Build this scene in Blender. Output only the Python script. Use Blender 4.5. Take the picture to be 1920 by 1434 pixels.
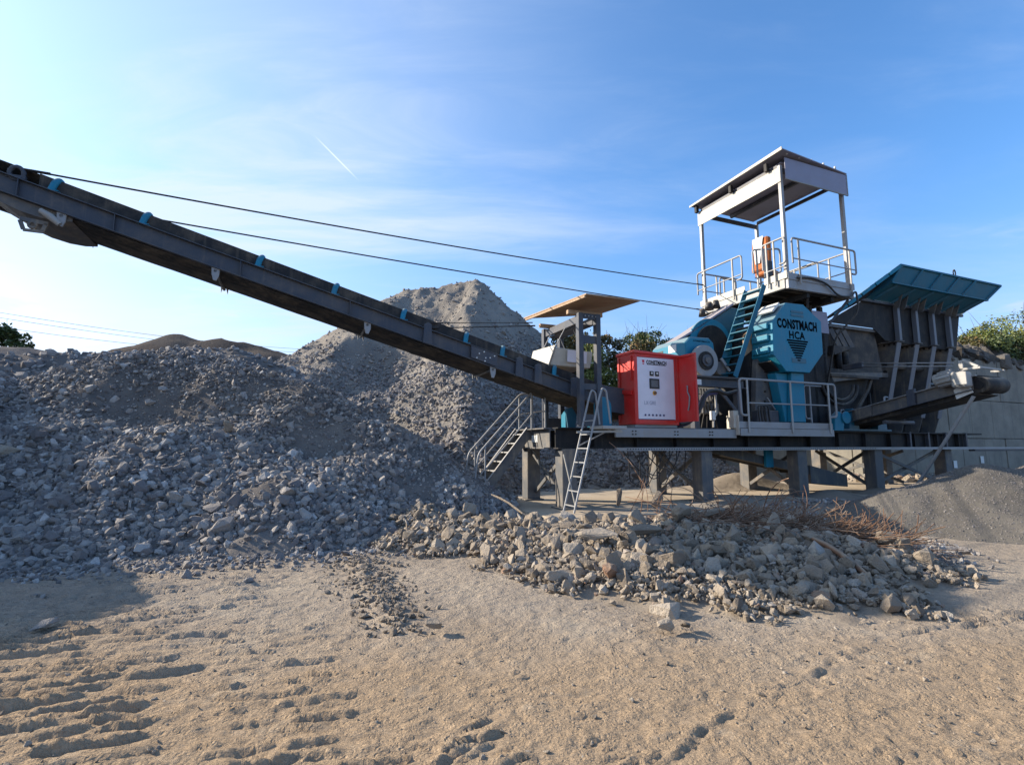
import bpy, bmesh, math, random
import numpy as np
from mathutils import Vector, Matrix

for o in list(bpy.data.objects): bpy.data.objects.remove(o)
SC = bpy.context.scene
COL = SC.collection
R = math.radians
random.seed(7)
rng = np.random.default_rng(7)

# ------------------------------------------------------------------ camera
cam_d = bpy.data.cameras.new('camera'); cam = bpy.data.objects.new('camera', cam_d); COL.objects.link(cam)
cam_d.sensor_width = 36; cam_d.lens = 18.0; cam_d.clip_start = .05; cam_d.clip_end = 5000
cam.location = (0, 0, 1.6); cam.rotation_euler = (R(90 + 7.01), 0, 0)
SC.camera = cam

# ------------------------------------------------------------------ light
SUN_AZ, SUN_EL = -76.5, 25.5      # degrees clockwise from +Y, degrees above the horizon
sd = bpy.data.lights.new('sun', 'SUN'); sun = bpy.data.objects.new('sun', sd); COL.objects.link(sun)
sd.energy = 4.9; sd.angle = R(.5); sd.color = (1, .87, .70)
S = Vector((math.sin(R(SUN_AZ)) * math.cos(R(SUN_EL)), math.cos(R(SUN_AZ)) * math.cos(R(SUN_EL)), math.sin(R(SUN_EL))))
sun.rotation_euler = S.to_track_quat('Z', 'Y').to_euler()
sun.location = S * 100
SC.view_settings.view_transform = 'Standard'; SC.view_settings.look = 'None'
SC.view_settings.gamma = 1; SC.view_settings.use_curve_mapping = False
SC.view_settings.exposure = 0.97

class NT:
    def __init__(s, tree): s.t = tree
    def n(s, typ, **kw):
        nd = s.t.nodes.new(typ)
        for k, v in kw.items():
            if k == 'ins':
                for a, b in v.items():
                    if isinstance(b, bpy.types.NodeSocket): s.t.links.new(b, nd.inputs[a])
                    else: nd.inputs[a].default_value = b
            else: setattr(nd, k, v)
        return nd
    def math(s, op, a, b=0.0, c=None, clamp=False):
        ins = {0: a, 1: b}
        if c is not None: ins[2] = c
        return s.n('ShaderNodeMath', operation=op, use_clamp=clamp, ins=ins).outputs[0]
    def mix(s, f, a, b, blend='MIX'):
        nd = s.n('ShaderNodeMix', data_type='RGBA', blend_type=blend)
        for sock, v in ((nd.inputs[0], f), (nd.inputs[6], a), (nd.inputs[7], b)):
            if isinstance(v, bpy.types.NodeSocket): s.t.links.new(v, sock)
            else: sock.default_value = v
        return nd.outputs[2]
    def noise(s, vec, scale, detail=6, rough=.55, **kw):
        return s.n('ShaderNodeTexNoise', ins={'Vector': vec, 'Scale': scale, 'Detail': detail, 'Roughness': rough, **kw}).outputs[0]
    def ramp(s, f, stops):
        nd = s.n('ShaderNodeValToRGB', ins={0: f}); e = nd.color_ramp.elements
        while len(e) < len(stops): e.new(.5)
        for i, (p, c) in enumerate(stops):
            e[i].position = p; e[i].color = c if len(c) == 4 else (*c, 1)
        return nd.outputs[0]
    def rng(s, v, a, b, c=0., d=1., smooth=True):
        return s.n('ShaderNodeMapRange', interpolation_type='SMOOTHSTEP' if smooth else 'LINEAR', ins={0: v, 1: a, 2: b, 3: c, 4: d}).outputs[0]

W = bpy.data.worlds.new('World'); SC.world = W; W.use_nodes = True
W.node_tree.nodes.clear(); nt = NT(W.node_tree)
sky = nt.n('ShaderNodeTexSky', sky_type='NISHITA', sun_disc=False)
sky.sun_elevation = R(SUN_EL); sky.sun_rotation = R(SUN_AZ); sky.altitude = 100; sky.air_density = 1.0; sky.dust_density = 1.2; sky.ozone_density = 2.2
tc = nt.n('ShaderNodeTexCoord').outputs['Generated']
sep = nt.n('ShaderNodeSeparateXYZ', ins={0: tc}); sx, sy, sz = sep.outputs
# high thin cloud layer: project the view direction on a plane far above, streaks stretched along one heading
zz = nt.math('MAXIMUM', sz, .03)
px_ = nt.math('DIVIDE', sx, nt.math('ADD', zz, .08)); py_ = nt.math('DIVIDE', sy, nt.math('ADD', zz, .08))
pl = nt.n('ShaderNodeCombineXYZ', ins={0: px_, 1: py_}).outputs[0]
mp = nt.n('ShaderNodeMapping', ins={0: pl, 'Rotation': (0, 0, R(-62)), 'Scale': (.42, 1.25, 1)}).outputs[0]
wv = nt.n('ShaderNodeTexNoise', ins={'Vector': mp, 'Scale': .9, 'Detail': 3.0}).outputs[1]
mp2 = nt.n('ShaderNodeVectorMath', operation='MULTIPLY_ADD', ins={0: wv, 1: (.9, .9, 0), 2: mp}).outputs[0]
n1 = nt.noise(mp2, .9, 9, .62); n2 = nt.noise(mp2, 3.2, 7, .6)
cir = nt.math('MULTIPLY', nt.rng(n1, .40, .70), nt.rng(n2, .22, .72, .35, 1.))
# more veil towards the sun side
toward = nt.n('ShaderNodeVectorMath', operation='DOT_PRODUCT', ins={0: tc, 1: tuple(S)}).outputs['Value']
veil = nt.rng(toward, -.05, .95, .0, 1.)
cloud = nt.math('MULTIPLY', cir, nt.math('ADD', nt.math('MULTIPLY', veil, .9), .40), clamp=True)
cloud = nt.math('ADD', cloud, nt.math('MULTIPLY', nt.math('POWER', veil, 1.5), .5), clamp=True)
# small puffs low over the horizon
mp3 = nt.n('ShaderNodeMapping', ins={0: tc, 'Scale': (2.2, 2.2, 11)}).outputs[0]
n3 = nt.noise(mp3, 2.6, 6, .55)
band = nt.math('MULTIPLY', nt.rng(sz, .07, .14), nt.rng(sz, .34, .22))
puff = nt.math('MULTIPLY', nt.rng(n3, .56, .68), band)
cloud = nt.math('ADD', cloud, nt.math('MULTIPLY', puff, .55), clamp=True)
# condensation trail: a short thin arc of a great circle
def pdir(x, y):
    a = (x - 960) / 960; b = (717 - y) / 960; c, s_ = math.cos(R(7.01)), math.sin(R(7.01))
    return Vector((a, c - b * s_, s_ + b * c)).normalized()
ta, tb = pdir(594, 259), pdir(668, 334); tn = ta.cross(tb).normalized(); tm = (ta + tb).normalized()
dd = nt.math('ABSOLUTE', nt.n('ShaderNodeVectorMath', operation='DOT_PRODUCT', ins={0: tc, 1: tuple(tn)}).outputs['Value'])
al = nt.n('ShaderNodeVectorMath', operation='DOT_PRODUCT', ins={0: tc, 1: tuple(tm)}).outputs['Value']
trail = nt.math('MULTIPLY', nt.rng(dd, .0017, .0004), nt.rng(al, math.cos(ta.angle(tm)) - .0004, math.cos(ta.angle(tm)) + .0012))
SKY_TINT = (0.58, .90, 1.16, 1)
skc = nt.mix(1.0, sky.outputs[0], nt.mix(nt.rng(sz, .02, .45), (.80, .78, .90, 1), SKY_TINT), 'MULTIPLY')
ccol = nt.mix(veil, (2.7, 3.2, 4.1, 1), (3.35, 3.7, 4.15, 1))
skc = nt.mix(nt.math('MULTIPLY', cloud, .8), skc, ccol)
skc = nt.mix(nt.math('MULTIPLY', trail, .5), skc, (5, 5.3, 5.8, 1))
bg = nt.n('ShaderNodeBackground', ins={'Color': skc, 'Strength': .135})
nt.n('ShaderNodeOutputWorld', ins={0: bg.outputs[0]})

# ------------------------------------------------------------------ materials
def mat(name, build):
    m = bpy.data.materials.new(name); m.use_nodes = True; m.node_tree.nodes.clear(); t = NT(m.node_tree)
    out = t.n('ShaderNodeOutputMaterial'); b = t.n('ShaderNodeBsdfPrincipled'); t.t.links.new(b.outputs[0], out.inputs[0])
    build(t, b); return m
def setin(t, b, k, v):
    if isinstance(v, bpy.types.NodeSocket): t.t.links.new(v, b.inputs[k])
    else: b.inputs[k].default_value = v
DUST = (.34, .28, .21, 1)
def paint(name, col, rough=.45, dust=.35, metal=0., bump=.02, scale=2.2, streak=True, spec=.5):
    def f(t, b):
        g = t.n('ShaderNodeNewGeometry'); P = g.outputs['Position']
        n = t.noise(P, scale, 8, .65); nf = t.noise(P, 38, 4, .6)
        nz = t.n('ShaderNodeSeparateXYZ', ins={0: g.outputs['Normal']}).outputs[2]
        st = t.noise(t.n('ShaderNodeMapping', ins={0: P, 'Scale': (9, 9, .7)}).outputs[0], 1.0, 5, .6)
        up = t.rng(nz, .3, .9, .0, .55)
        d = t.math('ADD', t.math('MULTIPLY', t.rng(n, .4, .72), dust), up)
        if streak: d = t.math('ADD', d, t.math('MULTIPLY', t.rng(st, .52, .75), dust * .8))
        d = t.math('MULTIPLY', d, t.rng(nf, .2, .7, .6, 1.), clamp=True)
        c = t.mix(t.rng(n, .3, .7, 0, .35), (*col, 1), (*[x * .72 for x in col], 1))
        setin(t, b, 'Base Color', t.mix(d, c, DUST))
        setin(t, b, 'Roughness', t.math('ADD', t.math('MULTIPLY', d, .4), t.math('MULTIPLY_ADD', nf, .15, rough), clamp=True))
        setin(t, b, 'Metallic', metal); b.inputs['Specular IOR Level'].default_value = spec
        bp = t.n('ShaderNodeBump', ins={'Strength': .25, 'Distance': bump, 'Height': t.noise(P, 6, 6, .7)})
        setin(t, b, 'Normal', bp.outputs[0])
    return mat(name, f)
M = {}
M['steel'] = paint('blue_grey_steel_paint', (.046, .056, .078), .45, .18, spec=.35)
M['steel_dusty'] = paint('dusty_grey_steel_paint', (.085, .090, .098), .6, .5)
M['rib'] = paint('light_grey_blue_steel', (.125, .145, .18), .5, .15)
M['dark'] = paint('dark_steel', (.012, .014, .018), .6, .09, spec=.25)
M['teal'] = paint('teal_paint', (.007, .185, .30), .45, .08, spec=.3)
M['teal_hopper'] = paint('hopper_teal_paint', (.004, .12, .20), .5, .08, spec=.25)
M['teal_dark'] = paint('dark_teal_paint', (.008, .10, .16), .45, .08)
M['red'] = paint('red_paint', (.58, .018, .014), .38, .14)
M['zinc'] = paint('galvanised_steel', (.27, .285, .305), .5, .3, metal=.25)
M['zinc_pale'] = paint('pale_galvanised_steel', (.34, .345, .34), .55, .35, metal=.1)
M['cream'] = paint('cream_paint', (.52, .50, .44), .55, .25)
M['white'] = paint('white_panel', (.72, .69, .76), .35, .03, streak=False)
M['lav'] = paint('sandwich_panel', (.25, .26, .35), .5, .1, spec=.3)
M['plate'] = paint('dark_brown_grey_plate', (.035, .034, .036), .6, .3, spec=.25)
M['rust'] = paint('rust', (.17, .085, .048), .85, .3)
M['orange'] = paint('orange_fabric', (.42, .12, .03), .8, .15)
M['rubber'] = paint('belt_rubber', (.017, .018, .021), .62, .25, spec=.3)
M['belt_under'] = paint('worn_belt_underside', (.032, .033, .035), .75, .3, spec=.2)
M['black'] = paint('black_plastic', (.012, .012, .014), .45, .08, streak=False)
M['ink'] = paint('black_print', (.004, .005, .007), .95, .0, streak=False, spec=.05)
M['redink'] = paint('red_print', (.55, .02, .05), .5, .0, streak=False)
M['navy'] = paint('navy_print', (.05, .05, .14), .5, .0, streak=False)
M['yellow'] = paint('yellow_plastic', (.75, .38, .05), .4, .02, streak=False)
M['glass'] = paint('screen_glass', (.06, .05, .06), .15, .02, streak=False)
M['pale'] = paint('pale_sticker', (.62, .64, .64), .5, .05, streak=False)

def f_wood(t, b):
    P = t.n('ShaderNodeNewGeometry').outputs['Position']
    g = t.noise(t.n('ShaderNodeMapping', ins={0: P, 'Rotation': (0, 0, R(-22)), 'Scale': (2, 22, 8)}).outputs[0], 1.2, 6, .6)
    setin(t, b, 'Base Color', t.ramp(g, [(.25, (.25, .16, .10)), (.5, (.34, .235, .15)), (.75, (.42, .30, .20))])); b.inputs['Roughness'].default_value = .8
M['wood'] = mat('plywood', f_wood)

def f_conc(t, b):
    g = t.n('ShaderNodeNewGeometry'); P = g.outputs['Position']
    n = t.noise(P, .9, 8, .65); s = t.noise(t.n('ShaderNodeMapping', ins={0: P, 'Scale': (3.5, 3.5, .22)}).outputs[0], 1.0, 7, .65)
    fine = t.noise(P, 28, 5, .7)
    c = t.ramp(n, [(.3, (.12, .11, .092)), (.5, (.185, .17, .14)), (.7, (.25, .232, .19))])
    c = t.mix(t.rng(s, .52, .72, 0, .75), c, (.085, .083, .078, 1)); c = t.mix(t.math('MULTIPLY', fine, .35), c, (.38, .37, .33, 1))
    setin(t, b, 'Base Color', c); b.inputs['Roughness'].default_value = .9
    setin(t, b, 'Normal', t.n('ShaderNodeBump', ins={'Strength': .5, 'Distance': .02, 'Height': fine}).outputs[0])
M['concrete'] = mat('weathered_concrete', f_conc)
def f_slab(t, b):
    P = t.n('ShaderNodeNewGeometry').outputs['Position']
    n = t.noise(P, .8, 8, .6); fine = t.noise(P, 22, 6, .7)
    c = t.ramp(n, [(.3, (.24, .20, .155)), (.5, (.37, .305, .225)), (.72, (.44, .37, .28))])
    c = t.mix(t.rng(fine, .5, .8, 0, .4), c, (.20, .17, .14, 1))
    setin(t, b, 'Base Color', c); b.inputs['Roughness'].default_value = .95
    setin(t, b, 'Normal', t.n('ShaderNodeBump', ins={'Strength': .5, 'Distance': .03, 'Height': t.noise(P, 5, 8, .7)}).outputs[0])
M['slab'] = mat('dusty_concrete_slab', f_slab)

def soil(name, stops, bumpd=.04, s1=.7, fs=30, speck=(.16, .145, .13, 1), warm=None):
    def f(t, b):
        P = t.n('ShaderNodeNewGeometry').outputs['Position']
        n = t.noise(P, s1, 9, .62); fine = t.noise(P, fs, 8, .72); mid = t.noise(P, 6, 6, .65)
        c = t.ramp(n, stops)
        if warm:
            y = t.n('ShaderNodeSeparateXYZ', ins={0: P}).outputs[1]
            yy = t.math('ADD', y, t.math('MULTIPLY', t.math('SUBTRACT', n, .5), 3.0))
            c = t.mix(t.rng(yy, 3.3, 5.6, .85, 0), c, warm)
            c = t.mix(t.rng(yy, 9, 24, 0, .75), c, (.17, .155, .14, 1))
        c = t.mix(t.rng(fine, .53, .75, 0, .5), c, speck); c = t.mix(t.rng(mid, .35, .2, 0, .35), c, speck)
        c = t.mix(t.rng(t.noise(P, 2.3, 7, .7), .55, .7, 0, .4), c, (.42, .36, .28, 1)) if warm else c
        setin(t, b, 'Base Color', c); b.inputs['Roughness'].default_value = 1; b.inputs['Specular IOR Level'].default_value = .0
        h = t.math('ADD', t.math('MULTIPLY', fine, .5), mid)
        if warm:
            wv = t.n('ShaderNodeVectorMath', operation='MULTIPLY_ADD', ins={0: t.n('ShaderNodeTexNoise', ins={'Vector': P, 'Scale': 7.0, 'Detail': 3.0}).outputs[1], 1: (.05, .05, .05), 2: P}).outputs[0]
            st = t.noise(t.n('ShaderNodeMapping', ins={0: wv, 'Rotation': (0, 0, R(-14)), 'Scale': (5, 17, 5)}).outputs[0], 1.6, 6, .68)
            crust = t.math('ABSOLUTE', t.math('SUBTRACT', st, .5))
            vo = t.n('ShaderNodeTexVoronoi', ins={'Vector': wv, 'Scale': 34.0}).outputs['Distance']
            pits = t.math('MULTIPLY', t.rng(vo, .0, .45, 0, 1.), t.rng(mid, .4, .6, 0, 1.))
            h = t.math('ADD', h, t.math('ADD', t.math('MULTIPLY', t.rng(crust, .0, .11), .3), t.math('MULTIPLY', pits, .8)))
        setin(t, b, 'Normal', t.n('ShaderNodeBump', ins={'Strength': .8, 'Distance': bumpd, 'Height': h}).outputs[0])
    return mat(name, f)
M['ground'] = soil('sandy_ground', [(.3, (.25, .215, .178)), (.5, (.325, .275, .222)), (.7, (.385, .33, .262))], .022, .6, 26, (.23, .19, .145, 1), warm=(.345, .255, .168, 1))
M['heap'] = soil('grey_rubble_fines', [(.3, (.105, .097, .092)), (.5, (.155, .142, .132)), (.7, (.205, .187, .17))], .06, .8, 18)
M['hill'] = soil('tan_grey_rubble', [(.3, (.165, .152, .138)), (.5, (.23, .212, .19)), (.7, (.285, .262, .232))], .12, .25, 7, (.12, .11, .10, 1))
M['brown'] = soil('brown_earth', [(.3, (.075, .066, .06)), (.5, (.105, .092, .082)), (.7, (.14, .124, .11))], .2, .2, 4, (.07, .06, .05, 1))
M['gravel'] = soil('fine_grey_gravel', [(.3, (.085, .08, .073)), (.5, (.12, .112, .10)), (.7, (.155, .142, .122))], .03, .9, 45, (.10, .095, .09, 1))
M['rubbledust'] = soil('tan_rubble_dust', [(.3, (.19, .16, .13)), (.5, (.255, .215, .17)), (.7, (.31, .26, .205))], .03, 1.2, 30)

def stonemat(name, stops, attr, dusty):
    def f(t, b):
        g = t.n('ShaderNodeNewGeometry'); P = g.outputs['Position']
        if attr: r = t.n('ShaderNodeAttribute', attribute_name='tone').outputs['Fac']
        else: r = t.n('ShaderNodeObjectInfo').outputs['Random']
        c = t.ramp(r, stops)
        fine = t.noise(P, 30, 6, .7); n = t.noise(P, 5, 6, .6)
        c = t.mix(t.rng(n, .35, .7, 0, .25), c, dusty); c = t.mix(t.rng(fine, .5, .75, 0, .35), c, (.1, .095, .09, 1))
        nz = t.n('ShaderNodeSeparateXYZ', ins={0: g.outputs['Normal']}).outputs[2]; c = t.mix(t.math('MULTIPLY', t.rng(nz, .35, .95, 0, .45), t.rng(n, .3, .6, .3, 1.)), c, dusty)
        setin(t, b, 'Base Color', c); b.inputs['Roughness'].default_value = .9; b.inputs['Specular IOR Level'].default_value = .25
        setin(t, b, 'Normal', t.n('ShaderNodeBump', ins={'Strength': .9, 'Distance': .03, 'Height': t.math('ADD', fine, t.math('MULTIPLY', t.noise(P, 13, 5, .65), 1.5))}).outputs[0])
    return mat(name, f)
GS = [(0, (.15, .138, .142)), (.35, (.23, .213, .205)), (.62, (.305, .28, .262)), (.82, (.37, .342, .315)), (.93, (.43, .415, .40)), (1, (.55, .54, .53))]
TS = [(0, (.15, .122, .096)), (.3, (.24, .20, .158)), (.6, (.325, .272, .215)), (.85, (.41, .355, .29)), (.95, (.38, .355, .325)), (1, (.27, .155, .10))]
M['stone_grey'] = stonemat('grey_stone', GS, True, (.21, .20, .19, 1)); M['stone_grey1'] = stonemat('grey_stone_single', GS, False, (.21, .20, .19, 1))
M['stone_dark'] = stonemat('dark_slab_stone', [(0, (.05, .045, .042)), (.6, (.09, .082, .074)), (1, (.16, .145, .13))], True, (.10, .092, .08, 1))
M['stone_tan'] = stonemat('tan_rubble_stone', TS, True, (.27, .232, .185, 1)); M['stone_tan1'] = stonemat('tan_rubble_stone_single', TS, False, (.27, .232, .185, 1))

def leafmat(name, cols):
    def f(t, b):
        r = t.n('ShaderNodeAttribute', attribute_name='tone').outputs['Fac']
        setin(t, b, 'Base Color', t.ramp(r, cols)); b.inputs['Roughness'].default_value = .6
        b.inputs['Subsurface Weight'].default_value = .0; b.inputs['Transmission Weight'].default_value = 0
    m = mat(name, f); return m
M['leaf_green'] = leafmat('green_leaves', [(0, (.025, .045, .012)), (.5, (.055, .085, .02)), (1, (.12, .14, .035))])
M['leaf_autumn'] = leafmat('autumn_leaves', [(0, (.035, .045, .012)), (.5, (.085, .075, .02)), (1, (.19, .10, .025))])
M['leaf_yellow'] = leafmat('yellow_green_leaves', [(0, (.05, .075, .018)), (.5, (.12, .15, .03)), (1, (.27, .26, .07))])
M['bark'] = paint('bark', (.10, .08, .06), .9, .1)

# ------------------------------------------------------------------ helpers
TH = R(22.5); O0 = Vector((1.1805, 12.2008, 0)); MU = Vector((math.cos(TH), math.sin(TH), 0)); NV = Vector((-math.sin(TH), math.cos(TH), 0))
def uvz(u, v, z): return O0 + MU * u + NV * v + Vector((0, 0, z))
class MB:
    def __init__(s, smooth=False): s.v = []; s.f = []; s.sm = []; s.smooth = smooth
    def add(s, vs, fs, smooth=None):
        o = len(s.v); s.v += [tuple(x) for x in vs]; s.f += [tuple(i + o for i in f) for f in fs]; s.sm += [s.smooth if smooth is None else smooth] * len(fs); return s
    def box(s, a0, a1, b0, b1, c0, c1):
        vs = [(x, y, z) for z in (c0, c1) for y in (b0, b1) for x in (a0, a1)]
        return s.add(vs, [(0, 2, 3, 1), (4, 5, 7, 6), (0, 1, 5, 4), (2, 6, 7, 3), (0, 4, 6, 2), (1, 3, 7, 5)])
    def bar(s, p, q, w, h, up=(0, 0, 1)):     # rectangular bar, w across, h along up
        p = Vector(p); q = Vector(q); d = (q - p).normalized(); up = Vector(up)
        if abs(d.dot(up)) > .98: up = Vector((0, 1, 0))
        x = d.cross(up).normalized() * w / 2; y = x.cross(d).normalized() * h / 2
        vs = [c + a * x + b * y for c in (p, q) for a, b in ((-1, -1), (1, -1), (1, 1), (-1, 1))]
        return s.add(vs, [(3, 2, 1, 0), (4, 5, 6, 7), (0, 1, 5, 4), (1, 2, 6, 5), (2, 3, 7, 6), (3, 0, 4, 7)])
    def prism(s, pts, off):                    # 3D polygon extruded by a vector
        off = Vector(off); pts = [Vector(p) for p in pts]; n = len(pts)
        return s.add(pts + [p + off for p in pts], [tuple(reversed(range(n))), tuple(range(n, 2 * n))] + [(i, (i + 1) % n, n + (i + 1) % n, n + i) for i in range(n)])
    def cyl(s, p, q, r, r2=None, n=14, caps=True):
        p = Vector(p); q = Vector(q); d = (q - p).normalized(); a = Vector((0, 0, 1)) if abs(d.z) < .9 else Vector((1, 0, 0))
        x = d.cross(a).normalized(); y = d.cross(x); r2 = r if r2 is None else r2
        vs = [c + (x * math.cos(t) + y * math.sin(t)) * rr for c, rr in ((p, r), (q, r2)) for t in [2 * math.pi * i / n for i in range(n)]]
        s.add(vs, [(i, (i + 1) % n, n + (i + 1) % n, n + i) for i in range(n)], True)
        if caps:
            o = len(s.v) - 2 * n; s.f += [tuple(o + i for i in reversed(range(n))), tuple(o + n + i for i in range(n))]; s.sm += [False, False]
        return s
    def tube(s, pts, r, n=7, closed=False):
        pts = [Vector(p) for p in pts]; m = len(pts); vs = []; up = Vector((0.13, .21, .97)).normalized()
        for i, p in enumerate(pts):
            a = pts[i - 1] if (i or closed) else p; b = pts[(i + 1) % m] if (i < m - 1 or closed) else p
            d = (b - a).normalized(); x = d.cross(up)
            x = x.normalized() if x.length > .05 else d.cross(Vector((1, 0, 0))).normalized(); y = d.cross(x)
            rr = r[i] if isinstance(r, (list, tuple)) else r
            vs += [p + (x * math.cos(2 * math.pi * k / n) + y * math.sin(2 * math.pi * k / n)) * rr for k in range(n)]
        fs = [(i * n + k, i * n + (k + 1) % n, ((i + 1) % m) * n + (k + 1) % n, ((i + 1) % m) * n + k) for i in range(m if closed else m - 1) for k in range(n)]
        return s.add(vs, fs, True)
    def ibeam(s, p, q, w, h, t=.02):           # I-section, web vertical
        p = Vector(p); q = Vector(q); z = Vector((0, 0, 1)) * (h / 2 - t / 2)
        s.bar(p + z, q + z, w, t); s.bar(p - z, q - z, w, t); s.bar(p, q, t, h - 2 * t); return s
def rounded(pts, r=.08, k=4):                 # round the corners of a path
    pts = [Vector(p) for p in pts]; out = [pts[0]]
    for a, b, c in zip(pts, pts[1:], pts[2:]):
        r1 = min(r, (b - a).length * .45, (c - b).length * .45); s0 = b + (a - b).normalized() * r1; s1 = b + (c - b).normalized() * r1
        for i in range(k + 1):
            t = i / k; out.append(s0 * (1 - t) ** 2 + b * 2 * t * (1 - t) + s1 * t * t)
    return out + [pts[-1]]
def mk(name, mb, m, parent=None, org=(0, 0, 0), bevel=0, label=None):
    me = bpy.data.meshes.new(name); ox, oy, oz = org
    me.from_pydata([(x - ox, y - oy, z - oz) for x, y, z in mb.v], [], mb.f)
    me.polygons.foreach_set('use_smooth', mb.sm); me.materials.append(M[m] if isinstance(m, str) else m); me.update()
    o = bpy.data.objects.new(name, me); COL.objects.link(o)
    if parent: o.parent = parent
    if bevel:
        b = o.modifiers.new('bevel', 'BEVEL'); b.width = bevel; b.segments = 1; b.limit_method = 'ANGLE'; b.angle_limit = R(50)
    if label: o['label'] = label
    return o
def tag(o, label=None, cat=None, group=None, kind=None):
    if label: o['label'] = label
    if cat: o['category'] = cat
    if group: o['group'] = group
    if kind: o['kind'] = kind
    return o
class Thing:                                    # Empty at (u,v,z) in the plant's frame; parts are given in plant coordinates
    def __init__(s, name, label, cat, u, v, z, group=None):
        s.e = bpy.data.objects.new(name, None); COL.objects.link(s.e); s.e.empty_display_size = .3
        s.e.location = uvz(u, v, z); s.e.rotation_euler = (0, 0, TH); s.org = (u, v, z); tag(s.e, label, cat, group)
    def part(s, name, mb, m, bevel=0, parent=None, label=None): return mk(name, mb, m, parent or s.e, s.org, bevel, label)
def text_mb(txt, w, hscale, bold=.0, shear=0):   # flat lettering, unit frame x right, y up, width w, centred
    c = bpy.data.curves.new('t', 'FONT'); c.body = txt; c.align_x = 'CENTER'; c.align_y = 'CENTER'; c.offset = bold; c.size = 1; c.shear = shear; c.resolution_u = 3; c.space_character = 1.10
    o = bpy.data.objects.new('t', c); COL.objects.link(o); bpy.context.view_layer.update()
    me = bpy.data.meshes.new_from_object(o.evaluated_get(bpy.context.evaluated_depsgraph_get()))
    v = [tuple(x.co) for x in me.vertices]; f = [tuple(p.vertices) for p in me.polygons]
    bpy.data.objects.remove(o); bpy.data.curves.remove(c); bpy.data.meshes.remove(me)
    xs = [a[0] for a in v]; ys = [a[1] for a in v]; sc = w / (max(xs) - min(xs)); cx = (max(xs) + min(xs)) / 2; cy = (max(ys) + min(ys)) / 2
    return [((x - cx) * sc, (y - cy) * sc * hscale) for x, y, z in v], f
def text_on(txt, w, hs, u, v, z, bold=0., depth=.004):  # on a face looking towards -v
    vs, fs = text_mb(txt, w, hs, bold); mb = MB()
    mb.add([(u + x, v - depth, z + y) for x, y in vs], fs); return mb

# numpy value noise
_P = np.random.default_rng(3).random((256, 256))
def vn(x, y):
    xi = np.floor(x).astype(int); yi = np.floor(y).astype(int); fx = x - xi; fy = y - yi; fx = fx * fx * (3 - 2 * fx); fy = fy * fy * (3 - 2 * fy)
    a = _P[xi & 255, yi & 255]; b = _P[(xi + 1) & 255, yi & 255]; c = _P[xi & 255, (yi + 1) & 255]; d = _P[(xi + 1) & 255, (yi + 1) & 255]
    return (a * (1 - fx) + b * fx) * (1 - fy) + (c * (1 - fx) + d * fx) * fy
def fbm(x, y, o=5, g=.5):
    s = 0; a = 1; t = 0
    for i in range(o): s = s + a * (vn(x * 2 ** i + 17.3 * i, y * 2 ** i + 9.1 * i) - .5); t += a; a *= g
    return s / t
def sstep(x, a, b): t = np.clip((x - a) / (b - a), 0, 1); return t * t * (3 - 2 * t)
def npmesh(name, v, f, m, tone=None, smooth=False, parent=None):
    me = bpy.data.meshes.new(name); v = np.asarray(v, np.float32); f = np.asarray(f, np.int32); k = f.shape[1]
    me.vertices.add(len(v)); me.vertices.foreach_set('co', v.ravel()); me.loops.add(f.size); me.loops.foreach_set('vertex_index', f.ravel())
    me.polygons.add(len(f)); me.polygons.foreach_set('loop_start', np.arange(0, f.size, k, dtype=np.int32))
    me.polygons.foreach_set('use_smooth', np.full(len(f), smooth))
    if tone is not None:
        a = me.attributes.new('tone', 'FLOAT', 'POINT'); a.data.foreach_set('value', np.asarray(tone, np.float32))
    me.materials.append(M[m]); me.update(calc_edges=True); me.validate()
    o = bpy.data.objects.new(name, me); COL.objects.link(o)
    if parent: o.parent = parent
    return o
def gridmesh(name, X, Y, Z, m, keep=None, **kw):
    ny, nx = X.shape; v = np.stack([X, Y, Z], -1).reshape(-1, 3); i = np.arange(ny * nx).reshape(ny, nx)
    f = np.stack([i[:-1, :-1], i[:-1, 1:], i[1:, 1:], i[1:, :-1]], -1)
    if keep is not None: f = f[keep[:-1, :-1] | keep[1:, 1:]]
    f = f.reshape(-1, 4); used, inv = np.unique(f, return_inverse=True)
    return npmesh(name, v[used], inv.reshape(-1, 4), m, smooth=True, **kw)

# ================================================================== SETTING
def ground_h(X, Y):
    h = .03 * fbm(X * .35, Y * .35, 3) * 2
    near = 1 - sstep(Y, 9, 13)
    wx = X + .05 * fbm(X * 6, Y * 6, 2); wy = Y + .05 * fbm(X * 6 + 5, Y * 6, 2)
    rough = .45 + .9 * sstep(fbm(X * .5 + 2, Y * .5 + 8, 3), -.15, .2)
    h = h + near * (.05 * fbm(X * .9, Y * .9, 3) + rough * (.007 * fbm(wx * 4, wy * 9, 4, .6) + .009 * (.25 - np.abs(fbm(wx * 8 + 3, wy * 17, 3, .55))) + .009 * fbm(X * 24, Y * 30, 3, .65)))
    # clods and kicked-up crumbs
    cl = fbm(X * 7.1 + 40, Y * 9.1, 3, .6); h = h + near * .009 * sstep(cl, .14, .18) - near * .009 * sstep(-cl, .16, .20)
    # low berm pushed up beside the left tracks and a crumb ridge running towards the viewer
    h = h + near * .10 * np.exp(-((Y - (5.55 + .12 * X + .9)) / .22) ** 2) * sstep(-X, 2.6, 3.3) * (.6 + 1.2 * fbm(X * 4, Y * 4, 3))
    h = h + near * .06 * np.exp(-((X - (-2.15 + (7.4 - Y) * .42)) / .16) ** 2) * sstep(Y, 4.6, 5.0) * (1 - sstep(Y, 7.6, 8.0)) * (.7 + 1.5 * fbm(X * 6, Y * 6, 3))
    return h
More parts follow.
